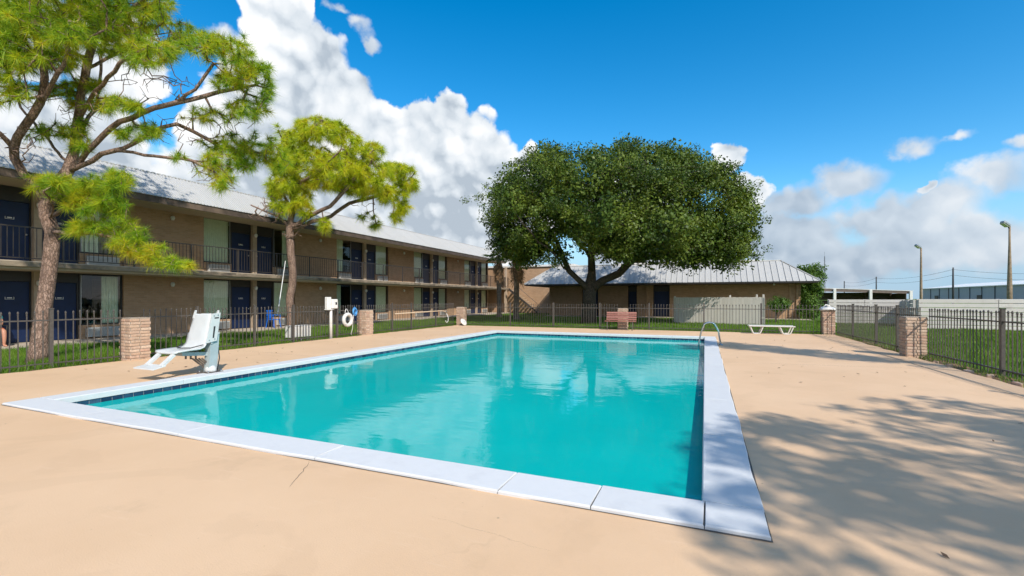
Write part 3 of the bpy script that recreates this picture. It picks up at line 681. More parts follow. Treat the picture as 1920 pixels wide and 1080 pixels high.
# ================================================================== BACK BUILDING
BY = 39.6; BX0, BX1 = -14.6, 7.35; BWX0, BWX1 = -12.9, 6.5; EY = 37.6; EZ = 2.74; RZ = 4.36; RY = 39.75
bk = thing('back_building', 'single storey brick building with light grey standing seam mansard roof', 'building', (-4, 42, 0))
doors_b = [(-9.9, -8.5), (-6.0, -5.25), (-3.95, -2.65)]
segs = []; x = BWX0
for a, b in doors_b: segs.append((x, a)); x = b
segs.append((x, BWX1))
for a, b in segs: MB().box((a, BY, 0), (b, BY + 8, 2.6)).build('brick_wall', 'brick_wall_x', bk)
for a, b in doors_b:
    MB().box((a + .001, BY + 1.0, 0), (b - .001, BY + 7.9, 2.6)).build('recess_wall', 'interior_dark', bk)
    fr = MB(); fr.box((a, BY + .25, 0), (a + .07, BY + .35, 2.55)); fr.box((b - .07, BY + .25, 0), (b, BY + .35, 2.55)); fr.box((a + .07, BY + .25, 2.1), (b - .07, BY + .35, 2.55)); fr.build('door_frame', 'dark_frame', bk)
    dr = MB().box((a + .08, BY + .28, .02), (b - .08, BY + .33, 2.09)).build('door', 'navy_paint', bk)
    MB().lathe([(.012, 0), (.012, -.03), (.03, -.035), (.03, -.055), (.015, -.065)], c=(b - .2, BY + .28, 1.0), axis='Y', n=8).build('handle', 'lamp_metal', dr)
for x in (-4.55, 5.75, 6.2): MB().box((x, BY - .10, 0), (x + .16, BY - .001, 2.6)).build('pilaster', 'brick_wall_x', bk)
MB().box((BX0 + .2, EY + .06, 2.60), (BX1 - .2, BY + 8.2, 2.66)).build('eave_soffit', 'fascia_wood', bk)
MB().box((BX0 + .08, EY + .0, 2.62), (BX1 - .08, EY + .05, EZ - .01)).build('fascia_board', 'dark_frame', bk)
MB().box((BX1 - .13, EY + .051, 2.62), (BX1 - .08, BY + 8, EZ - .01)).build('fascia_board', 'dark_frame', bk)
MB().box((BX0 + .08, EY + .051, 2.62), (BX0 + .13, BY + 8, EZ - .01)).build('fascia_board', 'dark_frame', bk)
# sheets: front slope with hipped ends
rise, run = RZ - EZ, RY - EY; sl_len = math.hypot(rise, run); pwb = .405
nb = int((BX1 - BX0) / pwb)
def slope_pt(u, v, side):
    """u along the eave, v 0..1 up the slope"""
    if side == 'S': return Vector((u, EY + run * v, EZ + rise * v))
    if side == 'E': return Vector((BX1 - run * v, u, EZ + rise * v))
    return Vector((BX0 + run * v, u, EZ + rise * v))
nS = Vector((0, -rise, run)).normalized(); nE = Vector((rise, 0, run)).normalized(); nW = Vector((-rise, 0, run)).normalized()
def sheet(u0, u1, lim0, lim1, side, nrm_):
    mb = MB(); g = .002
    q = [slope_pt(u0 + g, 0, side), slope_pt(u1 - g, 0, side), slope_pt(u1 - g, lim1, side), slope_pt(u0 + g, lim0, side)]
    if lim0 <= 0.001: q = q[:3]
    elif lim1 <= 0.001: q = [q[0], q[1], q[3]]
    low = [p - nrm_ * .012 for p in q]; n = len(q)
    mb.add(low + q, [tuple(range(n - 1, -1, -1)), tuple(range(n, 2 * n))] + [(i, (i + 1) % n, n + (i + 1) % n, n + i) for i in range(n)])
    if lim0 > .05:
        a_, b_ = slope_pt(u0, 0, side), slope_pt(u0, lim0, side); w = (slope_pt(u0 + .013, 0, side) - a_)
        mb.prism([a_ - w + nrm_ * .004, a_ + w + nrm_ * .004, a_ + w + nrm_ * .045, a_ - w + nrm_ * .045], b_ - a_)
    mb.build('roof_sheet', 'roof_metal', bk)
for i in range(nb):
    u0 = BX0 + i * (BX1 - BX0) / nb; u1 = BX0 + (i + 1) * (BX1 - BX0) / nb
    f = lambda u: max(0, min(1, (u - BX0) / run, (BX1 - u) / run))
    sheet(u0, u1, f(u0), f(u1), 'S', nS)
for side, nn in (('E', nE), ('W', nW)):
    for i in range(14):
        u0 = EY + i * pwb; u1 = u0 + pwb; f = lambda u: max(0, min(1, (u - EY) / run)); sheet(u0, u1, f(u0), f(u1), side, nn)
hipc = MB()
hipc.tube([(BX1 - .02, EY + .02, EZ + .03), (BX1 - run, RY, RZ + .03)], .045, 6); hipc.build('hip_cap', 'roof_metal', bk)
MB().tube([(BX0 + .02, EY + .02, EZ + .03), (BX0 + run, RY, RZ + .03)], .045, 6).build('hip_cap', 'roof_metal', bk)
MB().box((BX0 + run - .03, RY - .05, RZ + .003), (BX1 - run + .03, RY + .12, RZ + .06)).build('ridge_cap', 'white_paint', bk)
MB().box((BX0 + run, RY + .121, RZ - .3), (BX1 - run, BY + 8, RZ - .02)).build('roof_deck', 'walk_concrete', bk)
MB().box((-7.5, RY + 3, RZ - .02), (3.9, BY + 7.5, RZ + .35)).build('upper_roof', 'white_paint', bk)
for (x, y) in ((2.2, 41.5), (-1.0, 42)): MB().lathe([(.1, 0), (.1, .35), (.17, .36), (.16, .5), (.04, .55)], c=(x, y, RZ - .02), n=10).build('roof_vent', 'lamp_metal', bk)
MB().lathe([(.04, 0), (.05, -.06), (.07, -.10), (.02, -.14)], c=(4.6, EY + .5, 2.598), n=10).build('soffit_lamp', 'lamp_glass', bk)
MB().box((BWX0, EY + .3, -.03), (BWX1 + .4, BY - .101, .02)).build('walk', 'walk_concrete', bk)

# ================================================================== BRICK PILLARS
bk_l, bk_h, bk_d = .212, .062, .10
brick_me = [MB().cbox((0, 0, 0), (bk_l * s, bk_d, bk_h), .006).mesh('brick', 'pillar_brick') for s in (1.0, .985, 1.0)]
def pillar(x, y, label, w=.46, courses=14):
    t = thing('brick_pillar', label, 'pillar', (x, y, -.04), 'brick pillars along the pool fence')
    MB().box((x - w / 2 + .012, y - w / 2 + .012, -.06), (x + w / 2 - .012, y + w / 2 - .012, courses * .0745 - .012)).build('mortar_core', 'mortar', t)
    r = random.Random(int(x * 100 + y * 7))
    for c in range(courses):
        z = -.03 + c * .0745 + bk_h / 2; last = c == courses - 1
        for side in range(4):
            rz = side * math.pi / 2; ox = (c + side) % 2
            for k_ in range(2):
                u = -w / 2 + bk_l / 2 + k_ * (bk_l + .010) + (bk_d + .010 if ox else 0) * 1.0 - (0 if ox else 0)
                u = -w / 2 + bk_l / 2 + k_ * (bk_l + .012) + (.012 if ox else 0)
                if ox: u = w / 2 - bk_l / 2 - k_ * (bk_l + .012) - .0
                v = -w / 2 + bk_d / 2 + r.uniform(-.003, .003)
                lx, ly = (u, v); cs, sn = math.cos(rz), math.sin(rz)
                link('brick', r.choice(brick_me), t, (x + lx * cs - ly * sn, y + lx * sn + ly * cs, z + r.uniform(-.0015, .0015)), (0, 0, rz + r.uniform(-.008, .008)), (1 if (k_ == 0) == bool(ox) else .93, 1, 1))
    return t
PIL = [(-13.08, 7.0, 'nearest left brick pillar, beside the white pool lift chair'), (-13.08, 15.45, 'brick pillar beside the white life ring on the left fence'),
       (-12.85, 23.3, 'brick pillar at the back left corner, a white lid leaning on it'), (-3.75, 23.25, 'brick pillar behind the red slatted bench'),
       (4.80, 23.25, 'brick pillar with a white cover on top at the back right corner'), (5.02, 15.2, 'largest brick pillar in the right hand fence'),
       (5.3, 6.4, 'brick pillar of the right fence outside the picture')]
for x, y, l in PIL[:6]: pillar(x, y, l)

# ================================================================== FENCES
def picket_mesh(h):
    mb = MB().cbox((0, 0, (h - .10) / 2), (.017, .017, h - .10))
    for a_ in (0,):
        mb.lathe([(.010, h - .10), (.016, h - .085), (.011, h - .07), (.020, h - .04), (.012, h - .012), (.002, h)], n=6)
    return mb.mesh('picket', 'fence_metal')
pk = picket_mesh(1.26)
def fence(name, label, a, b, posts, z0, skip=(), step=.13, group='black metal picket fences round the pool'):
    A, B = Vector((a[0], a[1], 0)), Vector((b[0], b[1], 0)); L = (B - A).length; D = (B - A) / L; rz = math.atan2(D.y, D.x)
    t = thing(name, label, 'fence', (a[0], a[1], z0), group)
    for zz in (1.07, .13):
        for (s0, s1) in skip_runs(L, skip):
            p, q = A + D * s0, A + D * s1; c = (p + q) / 2
            MB().cbox((c.x, c.y, z0 + zz), ((q - p).length, .03, .028), 0, rz).build('rail', 'fence_metal', t)
    for s in posts:
        p = A + D * s; mb = MB().cbox((p.x, p.y, z0 + .66), (.062, .062, 1.30), 0, rz); mb.cbox((p.x, p.y, z0 + 1.32), (.075, .075, .025), 0, rz)
        mb.build('post', 'fence_metal', t)
    n = int(L / step); r = random.Random(int(L * 100))
    for i in range(n):
        s = (i + .5) * step
        if any(u0 - .01 < s < u1 + .01 for u0, u1 in skip) or any(abs(s - q) < .055 for q in posts): continue
        p = A + D * s; link('picket', pk, t, (p.x, p.y, z0 + .02 + r.uniform(-.012, .012)), (r.uniform(-.006, .006), r.uniform(-.006, .006), rz))
    return t
def skip_runs(L, skip):
    runs = []; s = 0
    for u0, u1 in sorted(skip): 
        if u0 > s: runs.append((s, u0))
        s = u1
    if s < L: runs.append((s, L))
    return runs
fy = lambda y: y - 2.0
fence('picket_fence', 'metal picket fence on the left between the pool deck and the motel lawn', (FENCE_W, 2.0), (FENCE_W, 23.2), [fy(y) for y in (3.4, 5.45, 8.6, 10.4, 11.9, 13.95, 17.4, 18.9, 21.1)], -.04, [(fy(6.77), fy(7.23)), (fy(15.22), fy(15.68)), (fy(23.07), fy(23.2))])
fx = lambda x: x - FENCE_W
fence('picket_fence', 'metal picket fence across the far end of the pool deck', (FENCE_W, FENCE_N + .05), (5.0, FENCE_N + .05), [fx(x) for x in (-9.8, -7.35, -4.9, -2.5, -.05, 2.3)], -.04, [(0, fx(-12.62)), (fx(-3.98), fx(-3.52)), (fx(4.57), fx(5.0))])
def fe(y): return 23.2 - y
fence('picket_fence', 'metal picket fence along the right hand lawn with thick square posts', (FENCE_E - .1, 23.2), (FENCE_E + .42, 4.0), [fe(y) for y in (20.9, 18.6, 16.9, 12.0, 8.95, 6.6)], -.02, [(0, fe(23.0)), (fe(15.43), fe(14.97))])

# ================================================================== BENCH in front of the far pillar
bx, by = -3.72, 22.35
bench = thing('slatted_bench', 'faded red slatted bench standing before a brick pillar at the far fence', 'bench', (bx, by, 0))
sm = MB().cbox((0, 0, 0), (1.42, .085, .028), .006).mesh('slat', 'bench_slat')
for i in range(4): link('slat', sm, bench, (bx, by - .20 + i * .11, .43 - i * .008))
for i in range(4): link('slat', sm, bench, (bx + random.uniform(-.006, .006), by + .20 + i * .028, .50 + i * .105), (R_(76), 0, 0))
for s in (-.58, .58):
    x = bx + s
    MB().tube([(x, by - .30, 0), (x, by - .24, .40), (x, by + .16, .385), (x, by + .215, .47), (x, by + .31, .86)], .020, 6).build('leg', 'fence_metal', bench)
    MB().tube([(x, by + .36, 0), (x, by + .17, .39)], .020, 6).build('leg', 'fence_metal', bench)

# ================================================================== CHAISE LOUNGE
cx0, cx1, cy = 1.72, 3.45, 22.45
ch = thing('chaise_lounge', 'flat white plastic chaise lounge on the far right of the deck', 'lounge', ((cx0 + cx1) / 2, cy, 0))
for s in (-.29, .29):
    MB().cbox(((cx0 + cx1) / 2, cy + s, .335), (cx1 - cx0, .05, .05), .012).build('side_rail', 'white_plastic', ch)
slm = MB().cbox((0, 0, 0), (.052, .54, .018), .004).mesh('slat', 'white_plastic')
for i in range(24): link('slat', slm, ch, (cx0 + .06 + i * (cx1 - cx0 - .12) / 23, cy, .345))
for x0, x1, fl in ((cx0 + .06, cx0 + .56, 1), (cx1 - .56, cx1 - .06, 1)):
    for s in (-.27, .27):
        MB().tube([(x0, cy + s, .33), (x0 + .12, cy + s, .03), (x0 + .16, cy + s, .018), (x1 - .16, cy + s, .018), (x1 - .12, cy + s, .03), (x1, cy + s, .33)], .024, 6).build('leg', 'white_plastic', ch)

# ================================================================== POOL HANDRAIL
hr = MB(); ry = 16.35
pts = [(.47, ry, 0)] + [(.40 - .02 * i, ry, .45 + .045 * i) for i in range(4)]
for i in range(9):
    a_ = i / 8 * math.pi; pts.append((.14 + .18 * math.cos(a_), ry, .60 + .13 * math.sin(a_)))
pts += [(-.12, ry, .40), (-.19, ry, .05), (-.20, ry, -.5)]
rail = hr.tube(pts, .025, 10).build('pool_handrail', 'stainless', None, True)
tag(rail, 'curved stainless steel grab rail at the right edge of the pool', 'handrail')
fl_ = MB().lathe([(.07, .0), (.07, .012), (.035, .03)], c=(.47, ry, 0.001), n=12).build('flange', 'stainless', rail)

# ================================================================== POOL LIFT
lx, ly = -9.36, 5.86
lift = thing('pool_lift', 'white pool lift chair with footrest standing at the left edge of the pool', 'pool lift', (lx + .12, ly + .56, 0))
def shell_sheet(prof, x0, x1, th, cup):
    """sheet swept along a side profile (y,z), slightly cupped across"""
    mb = MB(); nx = 8; n = len(prof); top = []; bot = []
    for j, (y, z, w0, w1) in enumerate(prof):
        a = prof[max(j - 1, 0)]; b = prof[min(j + 1, n - 1)]; dy, dz = b[0] - a[0], b[1] - a[1]; L = math.hypot(dy, dz); ny, nz = -dz / L, dy / L
        for i in range(nx + 1):
            t = i / nx; x = x0 + (x1 - x0) * (w0 + (w1 - w0) * t); c = cup * (2 * t - 1) ** 4
            top.append((x, y + ny * c * -1, z + nz * c * -1 if False else z - nz * -c)); bot.append((x, y - ny * (th) , z - nz * th + c))
    mb.v = top + bot; m = nx + 1; o = len(top)
    for j in range(n - 1):
        for i in range(nx):
            q = (j * m + i, j * m + i + 1, (j + 1) * m + i + 1, (j + 1) * m + i); mb.f.append(q); mb.f.append(tuple(o + k_ for k_ in q[::-1]))
    for j in range(n - 1):
        for i, fl in ((0, 1), (nx, 0)):
            q = (j * m + i, (j + 1) * m + i, o + (j + 1) * m + i, o + j * m + i); mb.f.append(q if fl else q[::-1])
    for j, fl in ((0, 0), (n - 1, 1)):
        for i in range(nx):
            q = (j * m + i, j * m + i + 1, o + j * m + i + 1, o + j * m + i); mb.f.append(q if fl else q[::-1])
    return mb
prof = [(ly - .36, .475, .02, .98), (ly - .33, .500, 0, 1), (ly - .10, .515, 0, 1), (ly + .08, .52, 0, 1), (ly + .15, .545, 0, 1), (ly + .19, .60, 0.02, .98), (ly + .215, .70, .03, .97), (ly + .235, .80, .03, .97),
        (ly + .24, .81, .08, .92), (ly + .275, 1.0, .10, .92), (ly + .31, 1.16, .14, .92), (ly + .318, 1.195, .18, .88)]
seat = shell_sheet(prof, lx - .33, lx + .33, .03, .022).build('seat_shell', 'lift_plastic', lift, True)
for x, yo in ((lx - .21, 0), (lx + .28, .13)):
    mb = MB().prism([(x - .03, ly + yo + .30, 1.10), (x + .03, ly + yo + .30, 1.10), (x + .022, ly + yo + .335, 1.25), (x + .01, ly + yo + .338, 1.265), (x - .01, ly + yo + .338, 1.265), (x - .022, ly + yo + .335, 1.25)], (0, .022, 0)); mb.build('grip_lug', 'lift_plastic', lift)
    MB().lathe([(.009, -.004), (.009, .03)], c=(x, ly + yo + .335, 1.235), axis='Y', n=8).build('grip_hole', 'black_plastic', lift)
# side bracket of the back with slots
mb = MB().prism([(lx + .30, ly + .20, .62), (lx + .30, ly + .42, .66), (lx + .30, ly + .50, 1.22), (lx + .30, ly + .33, 1.20)], (.024, 0, 0)); br_ = mb.build('side_bracket', 'lift_plastic', lift)
MB().prism([(lx + .3245, ly + .33, .72), (lx + .3245, ly + .36, .72), (lx + .3245, ly + .39, .95), (lx + .3245, ly + .355, .95)], (.002, 0, 0)).build('slot', 'black_plastic', br_)
MB().prism([(lx + .3245, ly + .37, 1.10), (lx + .3245, ly + .46, 1.105), (lx + .3245, ly + .46, 1.13), (lx + .3245, ly + .37, 1.125)], (.002, 0, 0)).build('slot', 'black_plastic', br_)
mb = MB().prism([(lx - .1, ly + .315, .60), (lx + .30, ly + .315, .60), (lx + .30, ly + .39, 1.20), (lx - .1, ly + .39, 1.20)], (0, .03, 0)); mb.build('back_plate', 'lift_plastic', lift)
# mast
mx, my = lx + .20, ly + .37
MB().prism([(mx - .075, my - .085, .03), (mx + .075, my - .085, .03), (mx + .075, my + .085, .03), (mx - .075, my + .085, .03)], (.012, .045, .80)).build('mast', 'lift_grey', lift)
MB().cbox((mx + .012, my + .04, .80), (.17, .19, .06), .015).build('mast_cap', 'lift_plastic', lift)
# arm below the seat
MB().prism([(lx - .12, ly - .12, .40), (lx + .12, ly - .12, .40), (mx + .02, my, .36), (mx - .13, my, .36)], (0, 0, .07)).build('seat_arm', 'lift_grey', lift)
for i, (dx, dy) in enumerate(((-.16, .12), (-.04, .14), (.08, .16))): MB().tube([(lx + dx, ly + dy, .49), (lx + dx, ly + dy, .30)], .018, 8).build('support_peg', 'lift_steel', lift)
for i in range(4): MB().tube([(lx + .0 + .05 * i, ly + .14 + .03 * i, .32), (lx + .06 + .05 * i, ly + .24 + .03 * i, .20), (mx - .04, my - .04 + .02 * i, .08)], .016, 6).build('linkage', 'lift_steel', lift)
MB().cbox((mx, my, .021), (.34, .34, .04), .012).build('base_plate', 'lift_steel', lift)
MB().lathe([(.10, .0), (.115, .01), (.10, .08), (.06, .12), (.05, .13)], c=(mx + .02, my - .0, .041), n=14).build('base_collar', 'lift_plastic', lift, True)
for a_ in ((-.13, -.13), (.13, -.13), (.13, .13), (-.13, .13)): MB().lathe([(.02, 0), (.02, .02), (.01, .03)], c=(mx + a_[0], my + a_[1], .041), n=6).build('anchor_bolt', 'stainless', lift)
for (dy, z) in ((.26, .68), (.37, .70), (.36, 1.16), (.44, 1.17)): MB().lathe([(.012, 0), (.012, .008), (.005, .012)], c=(lx + .3245, ly + dy, z), axis='X', n=6).build('bracket_bolt', 'stainless', lift)
MB().tube([(lx - .31, ly + .16, .60), (lx - .20, ly - .02, .548), (lx, ly - .08, .545), (lx + .20, ly - .02, .548), (lx + .31, ly + .16, .60)], .011, 6).build('seat_belt', 'black_plastic', lift)
MB().tube([(lx + .10, ly + .44, .62), (lx + .16, ly + .56, .50), (mx + .10, my + .12, .30), (mx + .12, my + .05, .06)], .012, 6).build('hose', 'black_plastic', lift, True)
# footrest
for x in (lx - .22, lx + .20):
    MB().prism([(x - .05, ly - .34, .465), (x + .05, ly - .34, .465), (x + .05, ly - .31, .435), (x - .05, ly - .31, .435)], (0, -.22, -.19)).build('footrest_strut', 'lift_plastic', lift)
MB().prism([(lx - .34, ly - .70, .215), (lx + .25, ly - .70, .215), (lx + .27, ly - .50, .262), (lx - .29, ly - .50, .262)], (0, .006, .022)).build('footrest_plate', 'lift_plastic', lift)

# ================================================================== THINGS ON AND BEHIND THE LEFT FENCE
def torus(c, R0, r0, axis, n=28, m=10, squash=1.0):
    mb = MB()
    for i in range(n):
        a = 2 * math.pi * i / n
        for j in range(m):
            b = 2 * math.pi * j / m; rr = R0 + r0 * math.cos(b); h = r0 * math.sin(b) * squash
            p = (h, rr * math.cos(a), rr * math.sin(a)) if axis == 'X' else (rr * math.cos(a), rr * math.sin(a), h)
            mb.v.append((c[0] + p[0], c[1] + p[1], c[2] + p[2]))
    for i in range(n):
        for j in range(m): mb.f.append((i * m + j, ((i + 1) % n) * m + j, ((i + 1) % n) * m + (j + 1) % m, i * m + (j + 1) % m))
    return mb
rc = (FENCE_W + .11, 14.42, .66)
ringt = thing('life_ring', 'white life ring hanging on the left picket fence', 'life ring', rc)
torus(rc, .215, .075, 'X').build('ring', 'white_plastic', ringt, True)
for a_ in (45, 135, 225, 315):
    a = R_(a_); torus((rc[0], rc[1] + .215 * math.cos(a), rc[2] + .215 * math.sin(a)), .079, .010, 'Z', 12, 5).build('strap', 'white_paint', ringt)
MB().tube([(rc[0] - .04, rc[1] - .10, rc[2] + .28), (rc[0] - .06, rc[1] - .04, rc[2] + .42), (rc[0] - .06, rc[1] + .01, rc[2] + .43), (rc[0] - .04, rc[1] + .11, rc[2] + .27)], .012, 6).build('hanging_cord', 'white_paint', ringt)
rp = thing('rope_coil', 'blue and white throw rope coiled on the fence beside the life ring', 'rope', (FENCE_W + .07, 14.87, 1.02))
mb = MB(); r = random.Random(3)
for k_ in range(7):
    cy_, cz_ = 14.87 + r.uniform(-.03, .03), .98 + r.uniform(-.02, .02); ra, rb = r.uniform(.07, .12), r.uniform(.11, .17)
    pts = [(FENCE_W + .05 + k_ * .010 + r.uniform(-.008, .008), cy_ + ra * math.cos(2 * math.pi * i / 18), cz_ + rb * math.sin(2 * math.pi * i / 18)) for i in range(19)]; mb.tube(pts, .011, 5)
mb.build('coil', 'blue_rope', rp, True)
MB().tube([(FENCE_W + .08, 14.80, .86), (FENCE_W + .08, 14.76, .6), (FENCE_W + .09, 14.72, .3), (FENCE_W + .1, 14.62, .08), (FENCE_W + .11, 14.68, .02)], .009, 5).build('tail', 'white_paint', rp, True)
# meter box on a white post
mp = thing('meter_post', 'white post carrying a beige electrical box at the left fence', 'electrical box', (-13.08, 13.52, -.04))
MB().lathe([(.06, -.05), (.055, .9), (.052, 1.10)], c=(-13.08, 13.52, 0), n=12).build('post', 'white_paint', mp, True)
MB().lathe([(.07, 0), (.07, .05)], c=(-13.08, 13.52, -.04), n=12).build('post_foot', 'lamp_metal', mp)
MB().cbox((-13.08, 13.38, 1.33), (.14, .20, .46), .015).build('switch_box', 'white_paint', mp)
b2 = MB().cbox((-13.04, 13.62, 1.30), (.18, .27, .36), .02).build('meter_box', 'white_paint', mp)
MB().cbox((-12.948, 13.66, 1.32), (.012, .08, .10), .003).build('dial_window', 'black_plastic', b2)
MB().cbox((-13.08, 13.44, 1.09), (.16, .34, .035), .006).build('bracket', 'white_paint', mp)
# white cabinets in the grass
for (y, w, l) in ((12.35, .40, 'left one of two low white utility cabinets behind the fence'), (12.86, .42, 'right one of two low white utility cabinets behind the fence')):
    x = -13.75; t = thing('utility_cabinet', l, 'cabinet', (x, y, -.04), 'white utility cabinets')
    MB().cbox((x, y, .30), (.30, w, .40), .012).build('body', 'white_paint', t); MB().cbox((x, y, .512), (.33, w + .02, .02), .004).build('lid', 'white_paint', t)
    MB().cbox((x + .153, y, .30), (.006, w - .06, .33), .002).build('door', 'white_plastic', t)
    for s in (-1, 1): MB().tube([(x + .05, y + s * (w / 2 - .06), -.05), (x + .05, y + s * (w / 2 - .06), .11)], .018, 6).build('leg', 'lamp_metal', t)
# shepherd's pole leaning on the pine
tag(MB().tube([(-14.3, 12.2, .95), (-17.0, 14.9, 3.15)], .016, 6).build('leaning_pole', 'white_paint'), 'thin white pole leaning against the second pine trunk', 'pole')
# pipe hung on the fence
ph = thing('pool_pipe', 'tan pipe with a drooping hose hung along the left fence before the corner pillar', 'pipe', (FENCE_W + .07, 17.6, .82))
MB().tube([(FENCE_W + .07, 17.5, .80), (FENCE_W + .07, 21.6, .845), (FENCE_W + .08, 21.9, .80), (FENCE_W + .09, 22.05, .70)], .028, 8).build('pipe', 'tan_pipe', ph, True)
MB().tube([(FENCE_W + .09, 22.05, .70), (FENCE_W + .12, 22.2, .45), (FENCE_W + .13, 22.15, .25), (FENCE_W + .13, 22.0, .18), (FENCE_W + .12, 21.9, .30)], .018, 6).build('hose', 'white_paint', ph, True)
# white lid against the corner pillar
ld = thing('skimmer_lid', 'round white lid leaning on the back left corner pillar', 'lid', (-12.42, 22.75, 0))
mb = MB().lathe([(.01, .03), (.10, .032), (.20, .022), (.225, 0), (.20, -.012), (.01, -.012)], n=24)
rm = Matrix.Rotation(R_(78), 4, 'Z') @ Matrix.Rotation(R_(58), 4, 'X'); mb.v = [tuple(rm @ Vector(v) + Vector((-12.42, 22.75, .20))) for v in mb.v]; mb.build('disc', 'white_plastic', ld, True)
mb = MB().lathe([(.03, .028), (.03, .045), (.005, .05)], n=10); mb.v = [tuple(rm @ Vector(v) + Vector((-12.42, 22.75, .20))) for v in mb.v]; mb.build('knob', 'alu_frame', ld)
# white cover on the back right pillar
mb = MB(); n, m = 20, 8; r = random.Random(5)
for j in range(m):
    t = j / (m - 1)
    for i in range(n):
        a = 2 * math.pi * i / n; q = 1 / max(abs(math.cos(a)), abs(math.sin(a))) ** .6; rr = (.30 * (1 - t ** 2.4)) * q + r.uniform(-.008, .008)
        mb.v.append((4.80 + rr * math.cos(a), 23.25 + rr * math.sin(a), 1.012 + .16 * t ** .8 + r.uniform(-.012, .012) + .015 * math.sin(3 * a)))
mb.f += [(j * n + i, j * n + (i + 1) % n, (j + 1) * n + (i + 1) % n, (j + 1) * n + i) for j in range(m - 1) for i in range(n)]
mb.f.append(tuple(range(n - 1, -1, -1)))
cv = tag(mb.build('pillar_cover', 'white_plastic', None, True), 'lumpy white plastic cover lying on the back right pillar', 'cover')
mb = MB(); mb.tube([(4.62, 23.1, 1.17), (4.72, 23.18, 1.24), (4.85, 23.25, 1.20), (4.95, 23.3, 1.10)], [.01, .03, .03, .01], 6); mb.build('fold', 'white_plastic', cv, True)

# blue plastic chair on the walkway
def plastic_chair(name, label, x, y, rz, mat, group=None):
    t = thing(name, label, 'chair', (x, y, .02), group); cs, sn = math.cos(rz), math.sin(rz)
    def T(mb): mb.v = [(x + a * cs - b * sn, y + a * sn + b * cs, c) for a, b, c in mb.v]; return mb
    T(MB().cbox((0, 0, .43), (.46, .46, .035), .012)).build('seat', mat, t)
    bp = MB()
    for i in range(5): bp.cbox((-.235 - .012 * i * 0, -.16 + .08 * i, .68), (.022, .055, .42), .005)
    bp.cbox((-.24, 0, .885), (.03, .44, .06), .01); T(bp).build('backrest', mat, t)
    for sx in (-1, 1):
        for sy in (-1, 1): T(MB().tube([(sx * .24, sy * .24, .021), (sx * .19, sy * .20, .42)], .022, 6)).build('leg', mat, t)
    for sy in (-1, 1): T(MB().tube([(-.23, sy * .22, .66), (.20, sy * .25, .65), (.20, sy * .22, .42)], .02, 6)).build('armrest', mat, t)
    return t
plastic_chair('plastic_chair', 'blue plastic armchair outside the doors left of the second pine', -20.4, 17.15, R_(10), 'blue_plastic')
# ================================================================== PERSON on a chair at the left edge
chx, chy = -20.35, 7.02
plastic_chair('plastic_chair', 'dark plastic chair the seated person sits on at the left edge', chx, chy, 0, 'black_plastic')
per = thing('person', 'seated person in teal shirt and rust shorts, hands in lap, at left edge', 'person', (chx, chy, .02))
def skinned(name, joints, edges, mat, parent, sub=2):
    me = bpy.data.meshes.new(name); me.from_pydata([(p[0], p[1], p[2]) for p in joints], edges, []); ob = bpy.data.objects.new(name, me); COL.objects.link(ob)
    md = ob.modifiers.new('skin', 'SKIN'); md.use_smooth_shade = True; ob.modifiers.new('sub', 'SUBSURF').levels = sub
    for i, p in enumerate(joints): me.skin_vertices[0].data[i].radius = (p[3], p[4] if len(p) > 4 else p[3])
    me.skin_vertices[0].data[0].use_root = True
    dg = bpy.context.evaluated_depsgraph_get(); m2 = bpy.data.meshes.new_from_object(ob.evaluated_get(dg)); bpy.data.objects.remove(ob)
    m2.materials.clear(); m2.materials.append(M[mat]); m2.name = name
    off = Vector(parent['_o']); m2.transform(Matrix.Translation(-off)); return link(name, m2, parent)
P = lambda x, y, z, *r: (chx + x, chy + y, z, *r)
J = [P(-.08, 0, .53, .12, .15), P(-.10, 0, .72, .11, .14), P(-.11, 0, .93, .11, .16), P(-.11, 0, 1.03, .055), P(-.09, 0, 1.10, .05), P(-.07, 0, 1.19, .085, .075), P(-.075, 0, 1.27, .075, .07),
     P(-.11, .17, .98, .055), P(-.06, .22, .76, .045), P(.12, .12, .64, .035), P(.18, .09, .635, .028),
     P(-.11, -.17, .98, .055), P(-.06, -.22, .76, .045), P(.12, -.12, .64, .035), P(.18, -.09, .635, .028),
     P(.02, .10, .53, .085), P(.36, .12, .50, .062), P(.38, .12, .30, .052), P(.36, .12, .09, .036), P(.37, .12, .055, .035), P(.50, .13, .045, .03),
     P(.02, -.10, .53, .085), P(.36, -.12, .50, .062), P(.38, -.12, .30, .052), P(.36, -.12, .09, .036), P(.37, -.12, .055, .035), P(.50, -.13, .045, .03)]
E = [(0, 1), (1, 2), (2, 3), (3, 4), (4, 5), (5, 6), (2, 7), (7, 8), (8, 9), (9, 10), (2, 11), (11, 12), (12, 13), (13, 14), (0, 15), (15, 16), (16, 17), (17, 18), (18, 19), (19, 20), (0, 21), (21, 22), (22, 23), (23, 24), (24, 25), (25, 26)]
